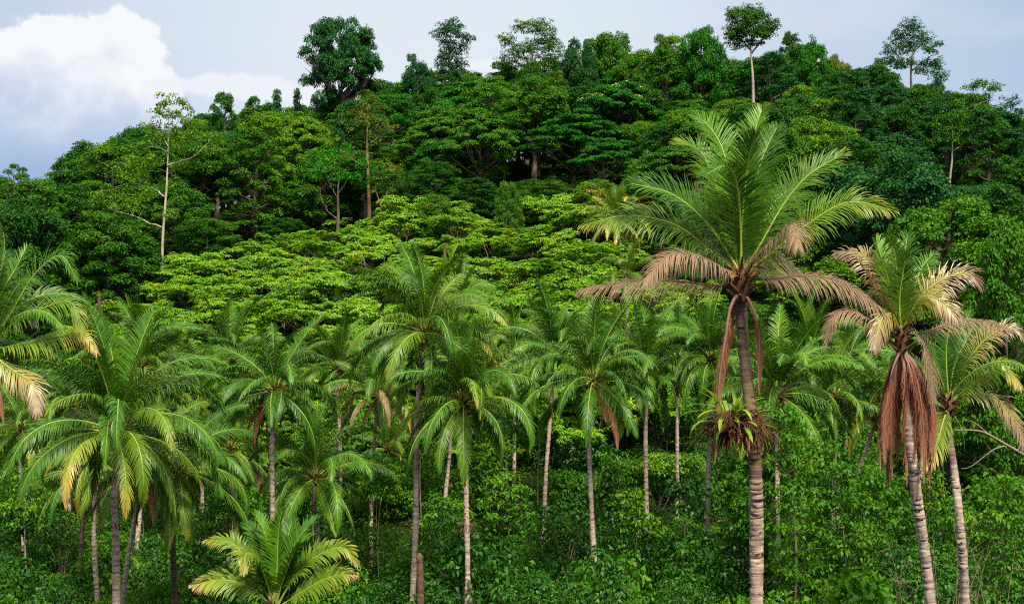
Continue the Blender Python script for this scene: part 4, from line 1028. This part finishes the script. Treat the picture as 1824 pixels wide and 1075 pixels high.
palm((826, 716), 78, [(829, 780), (832, 900), (832, 1075)], 'dense round palm with a leafy tuft on its dark-blotched trunk', 4.9, 32, 4, 0.06, 223, .175, ('green', 'green', 'tip'), 'tip', 0, flowers=4)
palm((806, 640), 100, [(802, 760), (797, 840), (788, 1025)], 'slim pale trunk leaning left behind the dense round palm', 4.2, 22, 0, 0.02, 224, .15)
palm((985, 628), 98, [(982, 700), (977, 780), (967, 1005)], 'half-hidden thin palm left of the skirted coconut palm', 4.6, 26, 0, 0, 225, .16)
palm((1056, 676), 80, [(1050, 720), (1049, 820), (1066, 1075)], 'skirted coconut palm with a narrow dark brown skirt, right of centre', 4.6, 30, 9, 0, 226, .175, ('green',), 'tip', 3)
palm((1150, 655), 90, [(1149, 720), (1148, 800), (1159, 1075)], 'straight palm between the skirted coconut palm and the tallest palm', 4.5, 28, 2, 0, 227, .17, ('green',), 'tip', 2)
palm((1266, 640), 88, [(1266, 720), (1265, 830), (1262, 1075)], 'palm with coconuts standing just left of the tallest trunk', 4.2, 26, 7, 0, 228, .16, ('green',), 'tip', 1)
palm((1384, 700), 84, [(1383, 760), (1384, 900), (1386, 1050)], 'arching low palm with coconuts and green fronds right of the tallest trunk', 4.8, 26, 8, 0, 229, .16, ('green', 'green', 'lime'), 'tip')
palm((1447, 632), 100, [(1446, 720), (1446, 850), (1446, 1075)], 'coconut palm behind the right dry frond of the tallest palm', 4.6, 26, 6, 0.02, 230, .16, ('green',), 'tip')
palm((1572, 716), 96, [(1545, 780), (1528, 850), (1520, 1000)], 'small yellow-fronded palm left of the brown-skirted palm', 4.0, 22, 0, 0.2, 231, .14, ('green', 'lime'), 'yellow')
palm((1100, 392), 165, [(1106, 440), (1110, 500)], 'yellowing palm on the slope left of the tallest crown', 4.8, 24, 0, 0.4, 232, .15, ('yellow', 'lime', 'yellow'), 'yellow')
palm((1117, 492), 136, [(1117, 530), (1117, 590)], 'small green palm with stub of brown trunk left of the tallest crown', 3.6, 22, 0, 0.02, 233, .17)
palm((818, 540), 122, [(818, 590), (818, 650)], 'small bright palm behind the tall central palm', 3.7, 20, 0, 0, 234, .15, ('lime', 'green'), tmax=.7)
palm((905, 720), 104, [(904, 800), (902, 900)], 'low palm in shade behind the dense round palm', 3.8, 16, 0, 0.02, 235, .13)
palm((1510, 640), 112, [(1510, 700), (1508, 800)], 'palm far back between the two brown palms', 4.2, 20, 0, 0.04, 236, .14, ('green', 'lime'))
palm((318, 660), 104, [(318, 720), (318, 850)], 'light green palm behind and right of the yellow-tipped palm', 4.0, 20, 0, 0.02, 237, .14, ('lime', 'green'))
palm((40, 760), 96, [(40, 820), (42, 900)], 'small palm beneath the left edge palm', 3.4, 16, 0, 0.14, 238, .13, ('tip', 'green'))

palm((602, 655), 100, [(602, 720), (604, 850)], 'shaded palm tucked right of the full green palm', 4.2, 22, 0, 0, 241, .15)
palm((918, 655), 110, [(918, 720), (916, 850)], 'palm tucked far back right of the dense round palm', 4.4, 20, 0, 0, 242, .15, ('green', 'lime'))
palm((1206, 640), 102, [(1206, 720), (1205, 900)], 'palm far back between the straight palm and the tallest trunk', 4.3, 22, 0, 0, 243, .15)
palm((122, 722), 98, [(122, 800), (124, 950)], 'palm far back between the left-edge palm and the yellow-tipped palm', 4.2, 20, 0, .05, 244, .15, ('green', 'lime'))
palm((356, 716), 94, [(356, 790), (357, 950)], 'palm far back above the drooping dark-trunked palm', 4.4, 22, 0, 0, 245, .15)
palm((1484, 706), 96, [(1484, 780), (1484, 950)], 'low green palm behind the arching low palm', 4.2, 20, 0, 0, 246, .15, ('green', 'lime'))
palm((1648, 700), 92, [(1646, 790), (1640, 960)], 'green palm hidden behind the brown skirt', 4.2, 20, 0, .05, 247, .15)
palm((690, 800), 108, [(690, 850), (690, 960)], 'small shaded palm low between two central trunks', 3.2, 16, 0, 0, 248, .13)

# ------------------------------------------------------------------ epiphytes, stumps, saplings, dead wood
def strap_leaf(L, w, e0, bend, rs):
    P = frond_curve(e0, bend, L, 9); s = np.linspace(0, 1, 9)
    hw = w * np.interp(s, [0, .25, .6, .9, 1], [.3, .8, 1, .6, .05]); y = np.array((0, 1.0, 0))
    V = np.stack([P - y * hw[:, None] + UPZ * .25 * hw[:, None], P, P + y * hw[:, None] + UPZ * .25 * hw[:, None]], 1).reshape(-1, 3)
    i = np.arange(8)[:, None] * 3; Q = np.concatenate([i + np.array([[0, 1, 4, 3]]), i + np.array([[1, 2, 5, 4]])])
    at = np.zeros((27, 3)); at[:, 0] = rs.random() * .85; at[:, 1] = np.repeat(s, 3)
    return MB().add(V, Q, at)
def nest_fern(px, py, Y, s, label, nleaf, roots, dy=0.0):
    rs = np.random.RandomState(px); c = W(px, py, Y) + np.array((0, dy, 0))
    root = thing('birds_nest_fern', c, label, 'fern', 'ferns growing on palm trunks')
    for k in range(nleaf):
        me = strap_leaf(s * rs.uniform(.6, 1.3), s * .06, rs.uniform(0, 85), rs.uniform(40, 120), rs).mesh('leaf', [M['nestfern']], True)
        a = k * 2.4; link('leaf', me, root, (math.cos(a) * .14 * s - rs.uniform(0, .3) * s, math.sin(a) * .14 * s, rs.uniform(-.35, .1) * s), a + rs.normal(0, .3))
    mb = MB()
    for k in range(roots):
        a = rs.uniform(0, 6.28); r = s * rs.uniform(.1, .72); h = s * rs.uniform(.25, 1.25) * (.6 + .4 * math.cos(a * 2 + 1))
        d = np.array((math.cos(a), math.sin(a), 0)); b = d * s * .14 + UPZ * rs.uniform(-.3, .05) * s
        j = lambda k: rs.normal(0, k * s, 3)
        mb.tube(resample([b, b + d * r * .7 + UPZ * rs.uniform(-.1, .2) * s + j(.06), b + d * r * 1.1 - UPZ * h * rs.uniform(.1, .5) + j(.1), b + d * r * rs.uniform(.7, 1.5) + j(.12) - UPZ * h * rs.uniform(.4, 1)], 8), np.linspace(.012, .005, 8) * (1 + s * .3), 4)
    link('root_mass', mb.mesh('root_mass', [M['boot']]), root)
    mb = MB()
    for k in range(int(roots * .16)):
        a = rs.uniform(0, 6.28); d = np.array((math.cos(a), math.sin(a), 0)); P = d * s * rs.uniform(.2, .5) + UPZ * rs.uniform(-.5, 0) * s
        l = s * rs.uniform(.3, .7); mb.leaves(P[None], (d * .4 - UPZ)[None], d[None], [l], [l * .1], [rs.random()], 0)
    link('dead_leaves', mb.mesh('dead_leaves', [M['dead']]), root)
nest_fern(1312, 742, 38, 1.05, 'bright yellow-green birds nest fern with shaggy brown roots on the tallest palm', 58, 420, -.12)
nest_fern(829, 932, 78, .62, 'small bright fern tuft on the trunk of the dense round palm', 14, 60, -.12)
def stump(px, ytop, Y, r, label, lean=0.0):
    rs = np.random.RandomState(px + 7); x = (px - CX) / F * Y; z = gz(x, Y) - .2; h = CZ + (HY - ytop) / F * Y - z
    n = 40; s = np.linspace(0, 1, n); P = np.stack([lean * s * h + .02 * np.sin(s * 9), .02 * np.cos(s * 7), s * h], -1)
    R = r * (1.12 - .2 * s) * (1 + rs.normal(0, .06, n)); R[-1] = r * .15; R[-2] *= .9
    o = link('palm_stump', MB().tube(P, R, 10).mesh('palm_stump', [M['palmbarkdark' if r > .1 else 'bark']], True), None, (x, Y, z))
    tag(o, label, 'stump', 'dead palm stumps')
stump(753, 984, 72, .19, 'broken brown palm stump without a crown at bottom centre', -.03)
stump(176, 518, 118, .16, 'grey brown broken post-like stump rising from the left of the shrub field')
stump(792, 432, 160, .2, 'dark short stump among the shrubs in the upper field')
def sapling(px, ytop, ybase, Y, label, seed, spread=2.0, leaf='shrub', rad=.045, bark='twig', nclump=16, low=.55):
    rs = np.random.RandomState(seed); x = (px - CX) / F * Y; z = gz(x, Y) - .1; h = CZ + (HY - ytop) / F * Y - z
    o = thing('sapling', (x, Y, z), label, 'tree', 'thin saplings among the palms'); tk = MB()
    P = resample([np.zeros(3), (rs.normal(0, .12), rs.normal(0, .12), h * .4), (rs.normal(0, .2), rs.normal(0, .2), h * .75), (rs.normal(0, .25), 0, h * .97)], 14)
    tk.tube(P, np.linspace(rad, rad * .3, 14), 6)
    C = []
    for k in range(nclump):
        u = low + (1 - low) * (k + .5) / nclump; i = u * 13; b = P[int(i)]
        a = k * 2.4; w = spread * (1.15 - u) ** .5 * rs.uniform(.4, 1.1); e = b + np.array((math.cos(a) * w, math.sin(a) * w, rs.uniform(0, .5))); C.append(e)
        tk.tube([b, (b + e) / 2 + np.array((0, 0, .1)), e], [rad * .4, rad * .3, rad * .15], 4)
    link('trunk', tk.mesh('trunk', [M[bark]], True), o)
    C = np.repeat(np.array(C), 5, 0) + rs.normal(0, .42, (nclump * 5, 3)) * np.array((1, 1, .5)); mb = MB()
    clumps_to_leaves(mb, C, rs.uniform(.25, .5, len(C)), 16, .23, rs, .6, 0, .35)
    link('crown', mb.mesh('crown', [M[leaf]]), o)
for i, (px, yt, Y, lab) in enumerate([(1005, 850, 104, 'leftmost of three thin bare stems in the dark gap at centre'), (1022, 862, 105, 'middle one of three thin bare stems in the dark gap at centre'), (1035, 858, 106, 'rightmost of three thin bare stems in the dark gap at centre')]):
    sapling(px, yt, 1000, Y, lab, 60 + i, 1.4, 'shrubdark', .05, nclump=9, low=.78)
sapling(1412, 700, 1075, 76, 'narrow vine-covered tree right of the tallest trunk', 64, 1.6, 'shrub', .08, 'bark', 44, .12)
sapling(1440, 760, 1075, 80, 'second slim leafy tree right of the vine-covered one', 65, 1.7, 'shrub', .07, 'bark', 40, .15)
sapling(1500, 812, 1075, 78, 'slender small-leaved tree midway to the brown-skirted palm', 66, 2.0, 'shrub', .06, 'twig', 36, .35)
sapling(1555, 836, 1075, 82, 'small-leaved tree just left of the brown skirt', 67, 1.8, 'shrub', .06, 'twig', 32, .35)
sapling(1365, 780, 1075, 88, 'dark slim tree tucked against the right of the tallest trunk', 68, 1.6, 'shrubdark', .06, 'twig', 34, .3)
sapling(1085, 830, 1075, 92, 'dark creeper-covered stem beside the skirted coconut palm', 69, .7, 'shrubdark', .11, 'palmbarkdark', 26, .25)
sapling(905, 850, 1075, 98, 'bushy sapling right of the dense round palm', 70, 2.2, 'shrub', .06, 'twig', 34, .3)
sapling(690, 830, 1075, 102, 'pale-leaved sapling left of the tall central trunk', 71, 2.2, 'bright', .06, 'twig', 34, .4)
sapling(1790, 840, 1075, 74, 'leafy sapling at lower right beyond the leaning palm', 72, 2.2, 'shrub', .06, 'twig', 40, .2)
def stems():
    rs = random.Random(44); n = 0
    for k in range(46):
        px = rs.uniform(20, 1810); Y = rs.uniform(84, 116)
        if 960 < px < 1060: continue
        x = (px - CX) / F * Y; top = HY - (gz(x, Y) + rs.uniform(4.5, 8.5) - CZ) / Y * F
        sapling(px, top, 0, Y, f'{rs.choice(("thin pale", "thin brown", "slim crooked"))} sapling stem in the thicket near {near_palm(px)}', 400 + k, rs.uniform(.8, 1.7), rs.choice(('shrub', 'shrubdark', 'bright', 'shrub')), rs.uniform(.035, .065), rs.choice(('twig', 'barkpale', 'bark')), 10, rs.uniform(.6, .8))
stems()
limb_tree(104, [(1178, 1000), (1174, 930), (1172, 900)], .07, [([(1173, 920), (1160, 880), (1152, 845)], 0, .05), ([(1173, 925), (1195, 880), (1210, 850)], .6, .05), ([(1173, 910), (1185, 870), (1200, 845), (1225, 840)], -.6, .04), ([(1173, 915), (1178, 870), (1185, 845)], 1, .035)],
    [(1140, 828, 22, 6, 0), (1165, 818, 26, 7, .5), (1195, 815, 26, 7, -.5), (1225, 822, 26, 7, 0), (1245, 835, 18, 5, .6), (1180, 832, 28, 6, -1), (1210, 838, 22, 5, 1)],
    'cassava', 'twig', 'small umbrella-shaped tree with forked pale stem and bright flat crown', 'thin saplings among the palms', .2, 22, 73, 'umbrella_sapling', flat=.4, dens=3.2)
def dead_branches(px, py, Y, label, seed, n, L, up):
    rs = np.random.RandomState(seed); x = (px - CX) / F * Y; c = np.array((x, Y, gz(x, Y) - .1)); mb = MB()
    hh = CZ + (HY - py) / F * Y - c[2]
    for k in range(n):
        a = rs.uniform(0, 6.28); e = np.array((math.cos(a) * L * rs.uniform(.3, 1), math.sin(a) * L * rs.uniform(.2, .6), hh * rs.uniform(.35, 1.1)))
        Q = resample([np.zeros(3), e * np.array((.45, .45, .5)) + rs.normal(0, .25, 3), e], 9); mb.tube(Q, np.linspace(.03, .007, 9), 5)
        for j in range(5):
            i = rs.randint(3, 8); f = Q[i] + rs.normal(0, .6, 3) + np.array((0, 0, .35)); mb.tube([Q[i], (Q[i] + f) / 2 + rs.normal(0, .05, 3), f], [.013, .010, .005], 4)
    tag(link('dead_shrub', mb.mesh('dead_shrub', [M['twig']], True), None, c), label, 'dead shrub', 'bare dead shrubs at lower right')
dead_branches(1690, 930, 66, 'bare twiggy dead shrub between the two brown trunks', 5, 14, 2.2, 1)
dead_branches(1618, 960, 68, 'bare twiggy dead shrub left of the brown-skirted trunk', 6, 9, 1.6, 1)
dead_branches(1775, 930, 66, 'bare twiggy dead shrub right of the leaning trunk', 7, 8, 1.3, 1)
def fallen_limb():
    Y = 64; pts = [(1828, 812), (1790, 790), (1748, 768), (1700, 765)]
    P = resample([W(a, b, Y) for a, b in pts], 14); b = P[0].copy(); mb = MB()
    x = (1860 - CX) / F * Y; foot = np.array((x, Y, gz(x, Y) - .2)); P = np.vstack([resample([foot, (foot + P[0]) / 2 + np.array((.2, 0, .4)), P[0]], 8)[:-1], P])
    mb.tube(P - foot, np.linspace(.09, .03, len(P)), 7)
    for q in ([(1795, 793), (1770, 800), (1730, 830), (1712, 834)], [(1812, 803), (1824, 780), (1828, 760)], [(1760, 772), (1735, 752), (1715, 748)]):
        R = resample([W(a, b_, Y) for a, b_ in q], 9) - foot; mb.tube(R, np.linspace(.04, .012, 9), 5)
    tag(link('dead_tree', mb.mesh('dead_tree', [M['twig']], True), None, foot), 'bare pale dead limbs reaching in from the right edge', 'dead tree')
fallen_limb()
def fern_mesh(v):
    rs = np.random.RandomState(900 + v); mb = MB()
    for k in range(14):
        a = k * 2.4; P = frond_curve(rs.uniform(45, 80), rs.uniform(50, 100), rs.uniform(1.0, 1.6), 9)
        ca, sa = math.cos(a), math.sin(a); P = np.stack([P[:, 0] * ca - P[:, 1] * sa, P[:, 0] * sa + P[:, 1] * ca, P[:, 2]], -1)
        f, _ = frond_arrays(P, rs, 13, .085, .26, .1, .35, 0, .1)
        for vv, qq, aa in zip(f.v, f.q, f.a): mb.add(vv, qq - qq.min(), aa)
        mb.tube(P, np.linspace(.012, .004, 9), 4)
    return mb.mesh('fern_clump', [M['fern']])
FERN = [fern_mesh(v) for v in range(3)]
def ferns():
    rs = random.Random(12)
    for k in range(34):
        px = rs.uniform(1090, 1330) if k < 22 else rs.choice((rs.uniform(850, 1080), rs.uniform(240, 360), rs.uniform(1380, 1780)))
        Y = rs.uniform(72, 84); x = (px - CX) / F * Y
        o = link('fern_clump', FERN[k % 3], None, (x, Y, gz(x, Y) + rs.uniform(.2, .6)), rs.uniform(0, 6), rs.uniform(.9, 1.5))
        tag(o, f'arching green fern clump at the foot of {near_palm(px)}', 'fern', 'ferns in the undergrowth')
ferns()
def flower_bush():
    rs = np.random.RandomState(3); Y = 84; px = 995; x = (px - CX) / F * Y; o = thing('flowering_shrub', (x, Y, gz(x, Y)), 'low shrub speckled with small white flowers at bottom centre', 'shrub')
    o.scale = (1, 1, .9); link('foliage', SHR[2], o)
    a = rs.uniform(0, 6.28, 40); r = rs.uniform(.3, 1.5, 40); C = np.stack([np.cos(a) * r, np.sin(a) * r, 2.25 - .3 * r ** 2 + rs.normal(0, .15, 40)], -1); mb = MB()
    clumps_to_leaves(mb, C, np.full(40, .06), 5, .1, rs, 1, 0, 0, 1, .5); link('blossom', mb.mesh('blossom', [M['white']]), o)
flower_bush()
